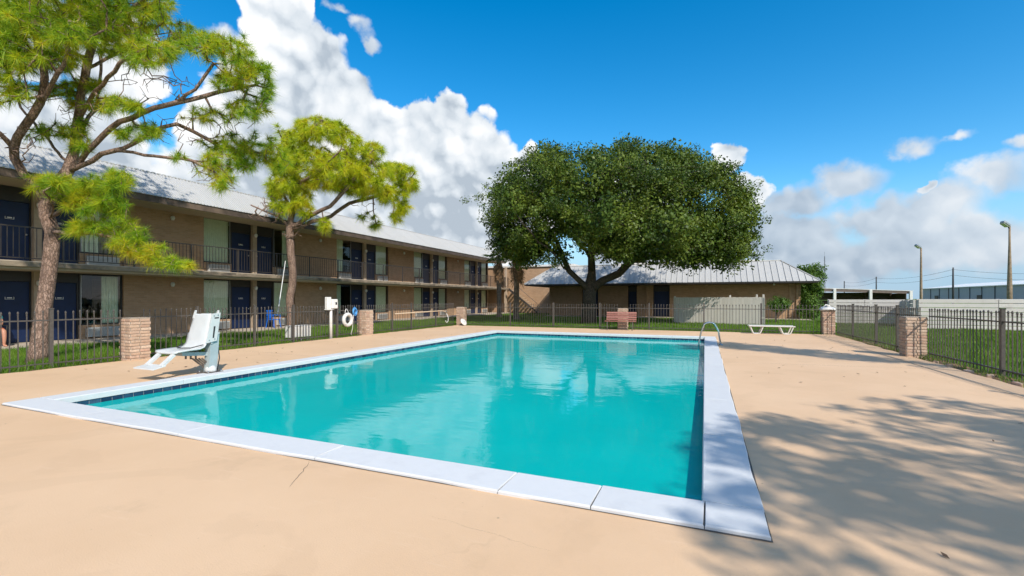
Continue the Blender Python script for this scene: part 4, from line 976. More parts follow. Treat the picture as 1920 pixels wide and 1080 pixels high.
# fingers, each its own short chain from the palm
for s, wr in ((1, 10), (-1, 14)):
    for k_ in range(4):
        b = len(J); yy = s * (.09 - .022 * k_ + .015); J.append(P(.235, yy, .632, .010)); J.append(P(.265 + .006 * (k_ in (1, 2)), yy - s * .005, .618, .008)); E += [(wr, b), (b, b + 1)]
    b = len(J); J.append(P(.20, s * .045, .645, .011)); J.append(P(.23, s * .03, .64, .009)); E += [(wr, b), (b, b + 1)]
body = skinned('body', J, E, 'skin', per)
S = [P(-.08, 0, .55, .135, .165), P(-.10, 0, .72, .125, .155), P(-.11, 0, .94, .12, .17), P(-.115, 0, 1.01, .07), P(-.11, .175, .98, .068), P(-.08, .215, .84, .062), P(-.11, -.175, .98, .068), P(-.08, -.215, .84, .062)]
skinned('shirt', S, [(0, 1), (1, 2), (2, 3), (2, 4), (4, 5), (2, 6), (6, 7)], 'teal_cloth', per)
S = [P(-.08, 0, .53, .13, .16), P(.03, .10, .535, .098), P(.30, .12, .51, .082), P(.03, -.10, .535, .098), P(.30, -.12, .51, .082)]
skinned('shorts', S, [(0, 1), (1, 2), (0, 3), (3, 4)], 'rust_cloth', per)
S = [P(-.10, 0, 1.15, .085), P(-.105, 0, 1.25, .095), P(-.07, 0, 1.315, .07), P(-.02, 0, 1.305, .04)]
skinned('hair', S, [(0, 1), (1, 2), (2, 3)], 'red_hair', per)
mb = MB()
mb.prism([(chx + .005, chy - .012, 1.175), (chx + .005, chy + .012, 1.175), (chx + .005, chy, 1.215)], (.022, 0, -.008)); mb.build('nose', 'skin', per)
for s in (-1, 1):
    MB().lathe([(.001, -.008), (.008, -.004), (.008, .004), (.001, .008)], c=(chx + .012, chy + s * .03, 1.225), n=6, axis='X').build('eye', 'black_plastic', per)
    MB().cbox((chx - .07, chy + s * .082, 1.20), (.03, .015, .05), .005).build('ear', 'skin', per)
MB().cbox((chx + .012, chy, 1.145), (.006, .04, .008), .002).build('mouth', 'red_hair', per)
tag(MB().cbox((chx + .16, chy, .672), (.20, .26, .03), .01).build('lap_bag', 'black_plastic'), 'dark bag lying in the lap of the seated person', 'bag')

# ================================================================== WHITE BOARD ENCLOSURE on the back lawn
A = Vector((-1.85, 31.3, 0)); B = Vector((3.15, 30.0, 0)); D = (B - A).normalized(); Nn = Vector((-D.y, D.x, 0))
en = thing('board_enclosure', 'white vertical board screen fence standing on the lawn before the back building', 'screen', tuple(A))
bw = .152; L = (B - A).length
bmh = [MB().cbox((0, 0, .80 + dz / 2), (bw - .006, .022, 1.62 + dz), .003).mesh('board', 'white_board') for dz in (0, .008, -.006)]
rz = math.atan2(D.y, D.x)
for (o, dr, ln) in ((A, D, L), (B, Vector((0, 1, 0)), 3.4), (A, Vector((0, 1, 0)), 2.8)):
    for i in range(int(ln / bw)):
        p = o + dr * (.0 + (i + .5) * bw) + (Vector((0, 0, 0))); link('board', random.choice(bmh), en, (p.x, p.y, -.03), (0, 0, math.atan2(dr.y, dr.x)))
for p, h in ((A + D * .05 + Nn * .06, 1.66), (B - D * .08 + Nn * .08, 1.74), (B - D * .42 + Nn * .08, 1.74), (B - D * 1.85 + Nn * .08, 1.70)):
    MB().cbox((p.x, p.y, h / 2 - .02), (.09, .09, h + .04), .008, rz).build('post', 'white_board', en)
MB().prism([A + Nn * .014 + UP * .35, A + Nn * .014 + UP * .44, A + Nn * .05 + UP * .44, A + Nn * .05 + UP * .35], D * L).build('rail', 'white_board', en)

# ================================================================== WHITE PLANK WALLS beyond the right lawn
def plank_wall(label, a, b, h, npl, sec, extra=''):
    A, B = Vector((*a, 0)), Vector((*b, 0)); D = (B - A); L = D.length; D /= L; rz = math.atan2(D.y, D.x)
    t = thing('plank_wall', label, 'wall', (a[0], a[1], -.04), 'white horizontal plank walls beyond the right lawn'); ph_ = (h + .02) / npl; n = max(1, round(L / sec)); sl_ = L / n
    pm = MB().cbox((0, 0, 0), (sl_ - .02, .05, ph_ - .024), .008).mesh('plank', 'panel_plank')
    for i in range(n):
        for k_ in range(npl):
            p = A + D * (i + .5) * sl_; link('plank', pm, t, (p.x, p.y, -.04 + (k_ + .5) * ph_ + .005), (random.uniform(-.02, .02), 0, rz))
    for i in range(n + 1):
        p = A + D * i * sl_ + Vector((-D.y, D.x, 0)) * .08; MB().cbox((p.x, p.y, h / 2 - .03), (.10, .10, h + .02), .008, rz).build('post', 'panel_plank', t)
plank_wall('white horizontal plank wall left of the gap, before the open carport', (7.15, 34.4), (10.75, 34.0), 1.47, 7, 2.4)
plank_wall('short plank wall return added so that its unlit face darkens the gap', (10.0, 29.9), (10.85, 33.9), 1.47, 7, 2.1)  # added wall, its unlit face stands in for the shadow in the gap
plank_wall('white horizontal plank wall right of the gap, before the grey warehouse', (10.05, 29.8), (22.0, 28.9), 1.50, 7, 2.7)

# ================================================================== FAR THINGS
cpt = thing('carport', 'open carport with dark low sloping roof and pale posts', 'carport', (15, 62, 0))
CY = 62.0; CA, CB = 11.0, 20.4
zr = lambda x: 2.72 - (x - CA) * .045
MB().prism([(CA, CY, zr(CA) - .08), (CB, CY, zr(CB) - .08), (CB, CY, zr(CB) + .02), (CA, CY, zr(CA) + .02)], (0, 6.5, 0)).build('roof', 'carport_metal', cpt)
MB().prism([(CA, CY - .06, zr(CA) - .34), (CB, CY - .06, zr(CB) - .28), (CB, CY - .06, zr(CB)), (CA, CY - .06, zr(CA))], (0, .05, 0)).build('fascia', 'carport_metal', cpt)
MB().prism([(CA - .1, CY - .10, zr(CA) + .003), (CB + .1, CY - .10, zr(CB) + .003), (CB + .1, CY - .10, zr(CB) + .06), (CA - .1, CY - .10, zr(CA) + .06)], (0, .14, 0)).build('roof_edge', 'white_paint', cpt)
for x in (13.4, 16.7, 20.2):
    MB().cbox((x, CY - .25, 1.2), (.26, .26, zr(x) * 2 - 2.43), .02).build('post', 'white_paint', cpt)
for x in (11.4, 14.6, 17.8, 20.2): MB().cbox((x, CY + 5.6, 1.1), (.2, .2, 2.4), .02).build('post', 'carport_metal', cpt)
for z in (.1, .72, 1.34, 1.90): MB().box((CA, CY + 5.8, z), (CB, CY + 5.86, z + (.56 if z < 1.5 else .34))).build('shade_back_board', 'carport_metal', cpt)  # dark boards added to stand in for the shade under the roof
MB().box((CB - .05, CY + 1.5, .1), (CB, CY + 5.79, 2.1)).build('side_board', 'carport_metal', cpt)
wh = thing('warehouse', 'long grey blue metal warehouse with pale low roof far beyond the plank wall', 'warehouse', (100, 220, 0))
for y0 in np.arange(150, 262, 8.0): MB().box((90, y0 + .06, 0), (120, y0 + 7.94, 5.7)).build('wall_panel', 'warehouse_metal', wh)
MB().prism([(89.5, 149, 5.702), (89.5, 149, 6.0), (105, 149, 8.0), (120.5, 149, 6.0), (120.5, 149, 5.702)], (0, 114, 0)).build('roof', 'warehouse_roof', wh)
for y0 in np.arange(150, 262, 8.0): MB().box((89.85, y0 - .14, 0), (89.99, y0 + .14, 5.7)).build('column', 'dark_pole', wh)
for y0, w in ((176, 5), (214, 3), (247, 3)): MB().box((89.8, y0, 0), (89.98, y0 + w, 4.2 if w > 4 else 2.8)).build('loading_door', 'black_plastic', wh)
w2 = thing('metal_shed', 'lower pale metal shed with white roof at the right edge, before the warehouse', 'shed', (84, 125, 0))
MB().box((78, 100, 0), (88, 146, 3.9)).build('wall', 'warehouse_metal', w2); MB().prism([(77.6, 99, 3.902), (77.6, 99, 4.1), (83, 99, 6.2), (88.4, 99, 4.1), (88.4, 99, 3.902)], (0, 48, 0)).build('roof', 'warehouse_roof', w2)
for y0 in (112, 130): MB().box((77.9, y0, 0), (77.99, y0 + 3, 3.0)).build('door', 'black_plastic', w2)
def lamp_post(px, d, top, rb, rt, label):
    g = at(px, 600, d); x, y = g.x, g.y; t = thing('light_pole', label, 'light pole', (x, y, 0), 'wooden light poles beyond the plank wall')
    MB().lathe([(rb, -.1), (rb * .9, top * .3), (rt * 1.15, top * .8), (rt, top)], c=(x, y, 0), n=10).build('pole', 'pole_wood', t, True)
    e_ = Vector((-.8, -.5, 0)).normalized()
    MB().tube([(x, y, top - .25), (x + e_.x * .25, y + e_.y * .25, top + .15)], .05, 6).build('arm', 'dark_pole', t)
    p = Vector((x, y, top + .2)) + e_ * .45; mb = MB().cbox((0, 0, 0), (.75, .42, .28), .07)
    rm_ = Matrix.Rotation(math.atan2(e_.y, e_.x), 4, 'Z') @ Matrix.Rotation(R_(-28), 4, 'Y'); mb.v = [tuple(rm_ @ Vector(v) + p) for v in mb.v]; h = mb.build('lamp_head', 'lamp_metal', t)
    mb = MB().cbox((.02, 0, -.15), (.62, .34, .02), .004); mb.v = [tuple(rm_ @ Vector(v) + p) for v in mb.v]; mb.build('lens', 'lamp_glass', h)
lamp_post(1727, 57, 7.75, .17, .09, 'thinner light pole near the carport end')
lamp_post(1893, 40, 7.75, .20, .07, 'thick tan wooden light pole at the right edge')
def upole(px, d, top, label):
    g = at(px, 600, d); t = thing('utility_pole', label, 'utility pole', (g.x, g.y, 0), 'dark utility poles on the horizon')
    MB().lathe([(.24, -.1), (.20, top * .6), (.17, top)], c=(g.x, g.y, 0), n=8).build('pole', 'dark_pole', t, True)
    for dz in (.35, 1.0): MB().cbox((g.x, g.y, top - dz), (1.5 if dz < .5 else .5, .10, .12), .01, R_(60)).build('crossarm', 'dark_pole', t)
    for s in (-.6, .6): MB().lathe([(.05, 0), (.07, .08), (.03, .18)], c=(g.x + s * .5, g.y + s * .87, top - .29), n=6).build('insulator', 'lamp_metal', t)
    return Vector((g.x, g.y, top - .5))
u1 = upole(1787, 114, 9.2, 'utility pole standing before the grey warehouse'); u2 = upole(1643, 162, 9.2, 'utility pole rising behind the carport roof'); u3 = upole(1583, 203, 9.2, 'farthest utility pole, above the left carport post')
u4 = at(2100, 505, 95)
def wire(a, b, sag, dz, label):
    pts = []
    for i in range(17): t = i / 16; p = a.lerp(b, t); pts.append((p.x, p.y, p.z + dz - sag * 4 * t * (1 - t)))
    tag(MB().tube(pts, .035, 4).build('power_line', 'dark_pole'), label, 'wire', 'power lines between the utility poles')
for dz, nm in ((0, 'upper'), (-1.4, 'lower')):
    wire(u1, u2, 1.0, dz, nm + ' power line between the warehouse pole and the carport pole'); wire(u2, u3, .8, dz, nm + ' power line between the two farther utility poles'); wire(u1, u4, 1.0, dz, nm + ' power line running right from the warehouse pole')
g = at(1546, 600, 300); an = thing('radio_mast', 'thin lattice radio mast far behind the back building', 'mast', (g.x, g.y, 0)); mb = MB()
for k_ in range(3):
    a = k_ * 2.1; mb.tube([(g.x + .5 * math.cos(a), g.y + .5 * math.sin(a), 0), (g.x + .15 * math.cos(a), g.y + .15 * math.sin(a), 29)], .09, 4)
mb.build('leg_frame', 'dark_pole', an); mb = MB()
for z in range(0, 28, 2): mb.tube([(g.x - .35, g.y, z), (g.x + .35, g.y, z + 2)], .05, 4)
mb.build('lattice', 'dark_pole', an); MB().tube([(g.x, g.y, 29), (g.x, g.y, 32)], .05, 4).build('aerial', 'dark_pole', an)
bs = at(988, 487, 70); sg = thing('roadside_sign', 'round blue sign glimpsed through the oak leaves above the corner block', 'sign', (bs.x, bs.y, 0))
MB().lathe([(.12, 0), (.12, bs.z)], c=(bs.x, bs.y, 0), n=8).build('pole', 'dark_pole', sg); MB().lathe([(.45, -.12), (.5, -.1), (.5, .1), (.45, .12)], c=(bs.x, bs.y - .2, bs.z), axis='Y', n=20).build('panel', 'metal_sign', sg)
# loose edging bricks along the right lawn
nth = ('third', 'fourth', 'fifth', 'sixth', 'seventh', 'eighth', 'ninth', 'tenth', 'eleventh', 'farthest', 'second', 'nearest')
EDGE = [w + ' loose brick edging the right lawn, counted from the camera' for w in nth]
for i, y in enumerate((7.6, 8.3, 9.0, 9.35, 10.1, 10.8, 11.7, 12.4, 13.2, 13.9, 6.9, 6.2)):
    r = random.Random(i); mb = MB().cbox((0, 0, 0), (.10, .215, .065), .010); o = mb.build('edging_brick', 'pillar_brick'); o.location = (DX1 + .06 + r.uniform(-.03, .05), y, .005 + r.uniform(-.015, .01)); o.rotation_euler = (r.uniform(-.12, .12), r.uniform(-.15, .15), r.uniform(-.35, .35))
    tag(o, EDGE[i], 'brick', 'loose edging bricks by the right lawn')

# ================================================================== TREES
def V3(v): return np.array((v[0], v[1], v[2]), dtype=float)
def resample(pts, step):
    pts = [V3(p) for p in pts]; out = [pts[0]]
    for i in range(len(pts) - 1):
        p0 = pts[max(i - 1, 0)]; p1 = pts[i]; p2 = pts[i + 1]; p3 = pts[min(i + 2, len(pts) - 1)]
        n = max(1, int(np.linalg.norm(p2 - p1) / step))
        for k_ in range(1, n + 1):
            t = k_ / n; out.append(.5 * ((2 * p1) + (p2 - p0) * t + (2 * p0 - 5 * p1 + 4 * p2 - p3) * t * t + (3 * p1 - p0 - 3 * p2 + p3) * t ** 3))
    return out
class Tree:
    def __init__(s, trunk, limbs, step, r, wob_=.02):
        s.r = r; s.P = np.zeros((30000, 3)); s.par = np.full(30000, -1, int); s.n = 0; s.tip = np.zeros(30000); s.minr = np.zeros(30000)
        last = -1
        for p in resample(trunk, step): last = s.add(p, last)
        s.trunk_end = last
        for L in limbs:
            q = resample(L, step); last = s.near(q[0]); 
            for p in q[1:]: last = s.add(p + r.normal(0, wob_, 3), last)
    def add(s, p, par): s.P[s.n] = p; s.par[s.n] = par; s.n += 1; return s.n - 1
    def near(s, p, lo=0): return lo + int(np.argmin(((s.P[lo:s.n] - p) ** 2).sum(1)))
    def reach(s, pts, first, sag=.1, jit=.06, seg=.45):
        """join every point to the nearest wood, nearest first"""
        pts = np.asarray(pts); base = s.P[first:s.n]
        d = np.array([((base - p) ** 2).sum(1).min() for p in pts]); ids = np.zeros(len(pts), int)
        for i in np.argsort(d):
            p = pts[i]; dd = np.linalg.norm(s.P[first:s.n] - p, axis=1); j = first + int(np.argmin(dd)); L = dd.min(); a = s.P[j].copy(); n = max(1, int(L / seg)); last = j
            for k_ in range(1, n + 1):
                t = k_ / n; q = a + (p - a) * t
                if k_ < n: q = q + s.r.normal(0, jit * L * .5, 3); q[2] += -sag * L * math.sin(math.pi * t)
                last = s.add(q, last)
            s.tip[last] += 1; ids[i] = last
        return ids
    def wood(s, name, mat, parent, r_root, r_tip, flare=1.35, sides=7, cut=0.0):
        n = s.n; cnt = s.tip[:n].copy()
        for i in range(n - 1, 0, -1):
            if s.par[i] >= 0: cnt[s.par[i]] += cnt[i]
        cnt = np.maximum(cnt, 1); e_ = math.log(r_root / r_tip) / math.log(max(2, cnt[0])); rad = r_tip * cnt ** e_
        kids = [[] for _ in range(n)]
        for i in range(1, n):
            if s.par[i] >= 0: kids[s.par[i]].append(i)
        mb = MB(); starts = [(0, None)]
        while starts:
            i, frm = starts.pop(); ch = []; rr = []
            if frm is not None: ch.append(s.P[frm]); rr.append(min(rad[frm] * .95, rad[i] * 1.35))
            while True:
                ch.append(s.P[i]); rr.append(rad[i]); k_ = kids[i]
                if not k_: break
                k_ = sorted(k_, key=lambda q: -cnt[q]); starts += [(q, i) for q in k_[1:]]; i = k_[0]
            if frm is None:
                z0 = ch[0][2]; rr = [q * (1 + (flare - 1) * math.exp(-(c[2] - z0) / .35)) for q, c in zip(rr, ch)]
            if len(ch) >= 2: mb.tube(ch, rr, sides if rr[0] > .04 else (5 if rr[0] > .015 else 3), cap=True)
        return mb.build(name, mat, parent, True)
    def tipdir(s, ids):
        d = s.P[ids] - s.P[s.par[ids]]; return d / np.maximum(np.linalg.norm(d, axis=1, keepdims=True), 1e-6)
def lobes_px(bl, n, r, shell=.35):
    """points inside lobes given as (px, py, rx, ry, depth, depth radius)"""
    w = np.array([b[2] * b[3] for b in bl], float); w /= w.sum(); idx = r.choice(len(bl), n, p=w); out = []
    for i in idx:
        px, py, rx, ry, d, dr = bl[i]; v = r.normal(size=3); v /= np.linalg.norm(v); q = (shell ** 3 + r.random() * (1 - shell ** 3)) ** (1 / 3)
        out.append(V3(at(px + rx * v[0] * q, py + ry * v[2] * q, d + dr * v[1] * q)))
    return np.array(out)
def lobes_w(bl, n, r, shell=.35):
    w = np.array([b[3] * b[4] * b[5] for b in bl], float) ** .67; w /= w.sum(); idx = r.choice(len(bl), n, p=w); out = []
    for i in idx:
        x, y, z, a, b, c = bl[i]; v = r.normal(size=3); v /= np.linalg.norm(v); q = (shell ** 3 + r.random() * (1 - shell ** 3)) ** (1 / 3); out.append((x + a * v[0] * q, y + b * v[1] * q, z + c * v[2] * q))
    return np.array(out)
def unit(a): return a / np.maximum(np.linalg.norm(a, axis=1, keepdims=True), 1e-9)
def needles(tips, dirs, per, length, width, r, spread=1.0, back=.25, up=.25):
    n = len(tips) * per; T = np.repeat(tips, per, 0); D = unit(np.repeat(dirs, per, 0) + np.array((0, 0, up)))
    rnd = unit(r.normal(size=(n, 3))); ax = unit(D * r.uniform(.15, 1.0, (n, 1)) + rnd * spread * .75)
    base = T - np.repeat(dirs, per, 0) * (r.random((n, 1)) * back); L = length * r.uniform(.6, 1.15, (n, 1)); sd = unit(np.cross(ax, r.normal(size=(n, 3)))) * width
    tip = base + ax * L; tip[:, 2] -= (L[:, 0] ** 2) * .9
    v = np.empty((n, 3, 3)); v[:, 0] = base - sd; v[:, 1] = base + sd; v[:, 2] = tip; return v.reshape(-1, 3)
def leaves(centres, per, rad, lmin, lmax, r, ratio=.5, up=.5, centre=None, flat=1.0, ball=.9, rough=.55):
    n = len(centres) * per; off = r.normal(size=(n, 3)); off = unit(off) * (r.random((n, 1)) ** .5) * rad; off[:, 2] *= flat
    C = np.repeat(centres, per, 0) + off; a = unit(r.normal(size=(n, 3))); nn = r.normal(size=(n, 3)) * rough + off / rad * ball; nn[:, 2] += up
    if centre is not None: nn += unit(C - centre) * .5
    b = unit(np.cross(a, nn)); L = r.uniform(lmin, lmax, (n, 1)); w = L * ratio * .5
    v = np.empty((n, 4, 3)); v[:, 0] = C - a * L * .5; v[:, 1] = C + b * w; v[:, 2] = C + a * L * .5; v[:, 3] = C - b * w; return v.reshape(-1, 3)
def crown(name, verts, k_, mat, parent):
    off = np.array(parent['_o']); return link(name, np_mesh(name, verts - off, k_, mat), parent)

# ---- first pine (near left)
r = np.random.default_rng(11)
D1 = 11.7
p1 = at(70, 676, 11.35); p1.z = -.08
t = thing('pine_tree', 'tall near pine with reddish trunk and open crown at the left edge', 'tree', tuple(p1), 'pines on the motel lawn')
q = lambda *a: [at(x, y, d) for x, y, d in a]
trunk = [p1] + q((78, 610, 11.45), (88, 540, 11.6), (96, 475, 11.7), (99, 435, 11.7), (88, 405, 11.7), (86, 385, 11.7))
limbs = [q((86, 385, 11.7), (70, 355, 11.6), (45, 325, 11.5), (27, 298, 11.4), (24, 276, 11.3), (45, 235, 11.2), (76, 190, 11.1), (88, 145, 11.0), (70, 90, 10.9), (60, 30, 10.9)),
         q((24, 276, 11.3), (2, 250, 11.1), (-40, 220, 10.8), (-80, 160, 10.6)),
         q((86, 385, 11.7), (105, 352, 11.8), (130, 322, 11.9), (138, 285, 12.0), (145, 225, 12.1), (163, 130, 12.2), (182, 60, 12.2), (195, 0, 12.3), (200, -60, 12.3)),
         q((135, 315, 11.9), (108, 285, 12.2), (85, 255, 12.6), (40, 200, 13.1), (15, 120, 13.6)),
         q((135, 320, 11.9), (165, 285, 11.8), (207, 240, 11.6), (267, 211, 11.4), (333, 190, 11.2), (367, 168, 11.1), (400, 120, 11.0)),
         q((333, 190, 11.2), (385, 182, 11.3), (440, 165, 11.5), (480, 160, 11.6)),
         q((135, 325, 11.9), (175, 300, 11.8), (215, 284, 11.7), (290, 292, 11.5), (360, 303, 11.3), (415, 333, 11.2), (440, 352, 11.2)),
         q((215, 284, 11.7), (275, 255, 11.8), (330, 232, 12.2), (390, 262, 12.5), (430, 280, 12.6), (480, 285, 12.7)),
         q((99, 435, 11.7), (130, 438, 11.3), (190, 440, 11.0), (240, 462, 10.8), (285, 490, 10.7), (330, 498, 10.6)),
         q((92, 410, 11.7), (120, 392, 11.4), (170, 380, 11.1), (215, 370, 10.9)), q((92, 415, 11.7), (100, 385, 11.0), (80, 360, 10.5)),
         q((163, 130, 12.2), (220, 100, 12.8), (270, 70, 13.2), (320, 60, 13.4)), q((145, 225, 12.1), (190, 160, 11.3), (240, 110, 10.8), (300, 90, 10.5)),
         q((138, 285, 12.0), (160, 230, 12.9), (185, 180, 13.6), (190, 90, 14.0)), q((76, 190, 11.1), (120, 120, 10.6), (130, 40, 10.4)),
         q((182, 60, 12.2), (240, 20, 12.0), (290, -10, 11.9))]
T = Tree(trunk, limbs, .28, r)
first = 10
BL = [(60, 45, 70, 38, 11.4, 1.5), (120, 65, 55, 25, 10.8, 1.0), (20, 20, 60, 30, 11.2, 1.4), (170, 25, 75, 40, 12.3, 1.6), (250, 30, 70, 35, 12.4, 1.5), (300, 20, 35, 25, 12.0, 1.0), (215, 75, 70, 28, 12.4, 1.3), (280, 95, 60, 28, 11.2, 1.0), (345, 65, 30, 22, 12.6, .9),
      (385, 80, 42, 24, 11.2, .9), (440, 100, 42, 24, 11.2, .9), (475, 140, 38, 26, 11.5, .8), (498, 170, 22, 20, 11.6, .6), (430, 150, 35, 16, 11.3, .7), (455, 205, 48, 18, 11.8, .8), (390, 215, 40, 14, 12.0, .7),
      (100, 110, 60, 22, 11.5, 1.1), (40, 110, 40, 20, 10.8, 1.0), (110, 165, 45, 16, 12.5, 1.0), (30, 170, 25, 18, 11, .8), (165, 160, 35, 14, 12.6, .8), (215, 195, 42, 15, 11.5, .8), (150, 190, 25, 14, 12.5, .7), (245, 200, 20, 10, 11.3, .5),
      (90, 245, 35, 15, 12.4, .8), (145, 240, 20, 22, 12.0, .5), (255, 250, 42, 14, 11.7, .6), (285, 245, 22, 13, 11.6, .5), (150, 270, 25, 12, 11.9, .5), (330, 290, 18, 10, 11.5, .4),
      (430, 270, 45, 20, 12.5, .7), (480, 275, 42, 24, 12.6, .7), (515, 290, 25, 26, 12.7, .6), (400, 305, 28, 20, 11.4, .6), (420, 340, 22, 14, 11.2, .5), (450, 310, 30, 18, 12.4, .6),
      (85, 340, 35, 14, 10.9, .5), (130, 355, 45, 16, 11.2, .6), (190, 345, 42, 18, 11.1, .6), (225, 340, 25, 22, 11.0, .5), (150, 385, 40, 16, 11.0, .5), (205, 380, 38, 16, 10.9, .5), (170, 425, 40, 12, 11.0, .4), (220, 415, 28, 16, 10.9, .4), (140, 430, 25, 8, 11.3, .4),
      (235, 450, 32, 16, 10.8, .4), (270, 470, 35, 14, 10.7, .4), (305, 487, 30, 12, 10.65, .35), (340, 495, 22, 8, 10.6, .3), (260, 440, 20, 10, 10.8, .3), (-60, 130, 80, 60, 10.9, 1.4), (-20, 60, 60, 50, 11.2, 1.4), (190, -40, 120, 50, 12.2, 2.0), (60, -50, 100, 50, 11.2, 1.6)]
tips = np.concatenate([lobes_px(BL, 2500, r, .2), lobes_px([(b[0], b[1], b[2] * 1.35, b[3] * 1.5, b[4], b[5] * 1.2) for b in BL], 900, r, .5)])
ids = T.reach(tips, first, sag=.06, jit=.13)
# bare dead twigs among the limbs
dead = lobes_px([(300, 160, 80, 30, 11.6, 1.0), (250, 140, 50, 25, 12.2, 1.0), (60, 160, 60, 50, 11.3, 1.0), (150, 200, 50, 60, 12, 1.0), (350, 240, 90, 35, 12.0, .8), (400, 320, 50, 30, 11.4, .6), (160, 405, 35, 20, 11.2, .4), (40, 270, 40, 40, 11.2, .7), (230, 60, 120, 50, 12, 1.4), (90, 90, 90, 60, 11.4, 1.2), (440, 230, 60, 40, 12, .8)], 760, r)
T.reach(dead, first, sag=.05, jit=.22)
T.wood('trunk', 'pine_bark', t, .155, .0060, 1.5, 12)
crown('crown', needles(T.P[ids], T.tipdir(ids), 70, .25, .0046, r, spread=1.15, back=.10, up=.18), 3, 'pine_needles', t)

# ---- second pine
r = np.random.default_rng(12)
d2 = 21.0
p2 = at(545, 622, d2); p2.z = -.08
t = thing('pine_tree', 'smaller bright yellow green pine with twisted trunk before the motel balcony', 'tree', tuple(p2), 'pines on the motel lawn')
trunk = [p2] + q((545, 585, d2), (543, 560, d2), (548, 535, d2 + .1), (549, 510, d2), (545, 475, d2 - .1), (544, 445, d2), (543, 428, d2))
limbs = [q((543, 428, d2), (520, 405, 20.8), (495, 395, 20.6), (470, 385, 20.5)), q((543, 428, d2), (548, 395, 21), (550, 350, 21.2), (560, 300, 21.3), (575, 260, 21.4), (590, 235, 21.4)),
         q((543, 428, d2), (570, 412, 20.9), (605, 393, 20.6), (630, 377, 20.4), (655, 345, 20.2), (680, 320, 20.0), (700, 300, 20.0)),
         q((545, 432, d2), (585, 415, 21.3), (620, 405, 21.8), (655, 382, 22.2), (700, 370, 22.5), (740, 350, 22.7), (770, 335, 22.8)),
         q((548, 395, 21), (525, 350, 21.5), (515, 310, 21.8), (530, 260, 21.9)), q((550, 350, 21.2), (600, 320, 20.2), (640, 280, 19.6)), q((550, 350, 21.2), (590, 330, 22.5), (620, 290, 23.2)),
         q((700, 370, 22.5), (700, 395, 22.3), (705, 420, 22.2))]
T = Tree(trunk, limbs, .35, r)
BL = [(590, 240, 42, 24, 21.4, 1.4), (550, 265, 32, 25, 21.6, 1.2), (630, 245, 28, 20, 21.2, 1.2), (660, 270, 38, 24, 20.8, 1.4), (700, 285, 24, 20, 20.6, 1.0), (580, 300, 60, 30, 21.2, 1.6), (640, 315, 60, 30, 20.6, 1.5), (690, 325, 42, 28, 20.8, 1.4), (530, 310, 30, 24, 21.6, 1.0),
      (735, 320, 26, 20, 22.0, 1.0), (755, 330, 26, 32, 22.8, .9), (770, 345, 15, 15, 22.8, .6), (740, 370, 34, 16, 22.6, .9), (700, 358, 48, 16, 21.4, 1.0), (650, 350, 40, 12, 20.6, .9), (540, 345, 42, 22, 21.2, 1.0), (600, 340, 40, 18, 21.0, 1.0), (560, 370, 24, 22, 20.9, .7), (575, 392, 16, 12, 20.8, .5),
      (530, 390, 26, 14, 20.8, .7), (515, 360, 18, 20, 21.4, .7), (610, 420, 12, 12, 20.7, .4), (690, 405, 20, 8, 22.3, .5), (705, 422, 14, 8, 22.2, .4), (745, 405, 10, 12, 22.6, .4), (755, 390, 18, 10, 22.7, .5), (520, 240, 6, 8, 21.6, .3)]
tips = lobes_px(BL, 1150, r, .3); ids = T.reach(tips, 8, sag=.04, jit=.14)
dead = lobes_px([(500, 405, 35, 18, 20.7, .7), (545, 440, 22, 10, 20.8, .6), (560, 425, 25, 10, 20.6, .5), (500, 380, 20, 15, 20.8, .5), (690, 385, 30, 10, 22.3, .5)], 130, r); T.reach(dead, 5, sag=.10, jit=.30)
T.wood('trunk', 'pine_bark', t, .165, .009, 1.25, 10)
crown('crown', needles(T.P[ids], T.tipdir(ids), 90, .38, .008, r, spread=1.25, back=.12, up=.2), 3, 'pine_needles_yellow', t)

# ---- the oak
r = np.random.default_rng(13); d3 = 28.5
p3 = at(1104, 600, d3); p3.z = -.08
t = thing('oak_tree', 'broad dark green live oak with three spreading limbs before the back building', 'tree', tuple(p3))
trunk = [p3] + q((1104, 585, d3), (1105, 560, d3), (1106, 545, d3))
limbs = [q((1104, 545, d3), (1085, 528, d3), (1066, 508, d3 - 0.22), (1052, 480, d3 - 0.38), (1042, 450, d3 - 0.45), (1015, 415, d3 - 0.75), (985, 385, d3 - 0.90), (950, 370, d3 - 1.12)),
         q((1106, 545, d3), (1108, 510, d3 + 0.15), (1110, 480, d3 + 0.22), (1102, 440, d3 + 0.22), (1110, 390, d3 + 0.15), (1140, 340, d3), (1160, 300, d3)),
         q((1108, 545, d3), (1130, 528, d3 - 0.15), (1160, 512, d3 - 0.45), (1185, 488, d3 - 0.75), (1230, 450, d3 - 1.12), (1290, 420, d3 - 1.50), (1350, 400, d3 - 1.80)),
         q((1110, 480, d3 + 0.22), (1150, 440, d3 + 1.50), (1210, 390, d3 + 3.00), (1260, 350, d3 + 3.75)), q((1110, 490, d3 + 0.15), (1080, 450, d3 + 1.88), (1040, 400, d3 + 3.38), (1020, 350, d3 + 3.75)),
         q((1104, 500, d3), (1120, 460, d3 - 1.88), (1150, 420, d3 - 3.38), (1170, 370, d3 - 4.12)), q((1066, 508, d3 - 0.22), (1040, 475, d3 - 1.88), (1010, 450, d3 - 3.00), (980, 420, d3 - 3.38)), q((1185, 488, d3 - 0.75), (1240, 480, d3 - 2.25), (1300, 470, d3 - 3.00), (1350, 460, d3 - 3.38)),
         q((1230, 450, d3 - 1.12), (1290, 380, d3 + 0.75), (1320, 330, d3 + 1.50)), q((1052, 480, d3 - 0.38), (1000, 455, d3 + 0.38), (960, 445, d3 + 0.75))]
T = Tree(trunk, limbs, .6, r, .05)
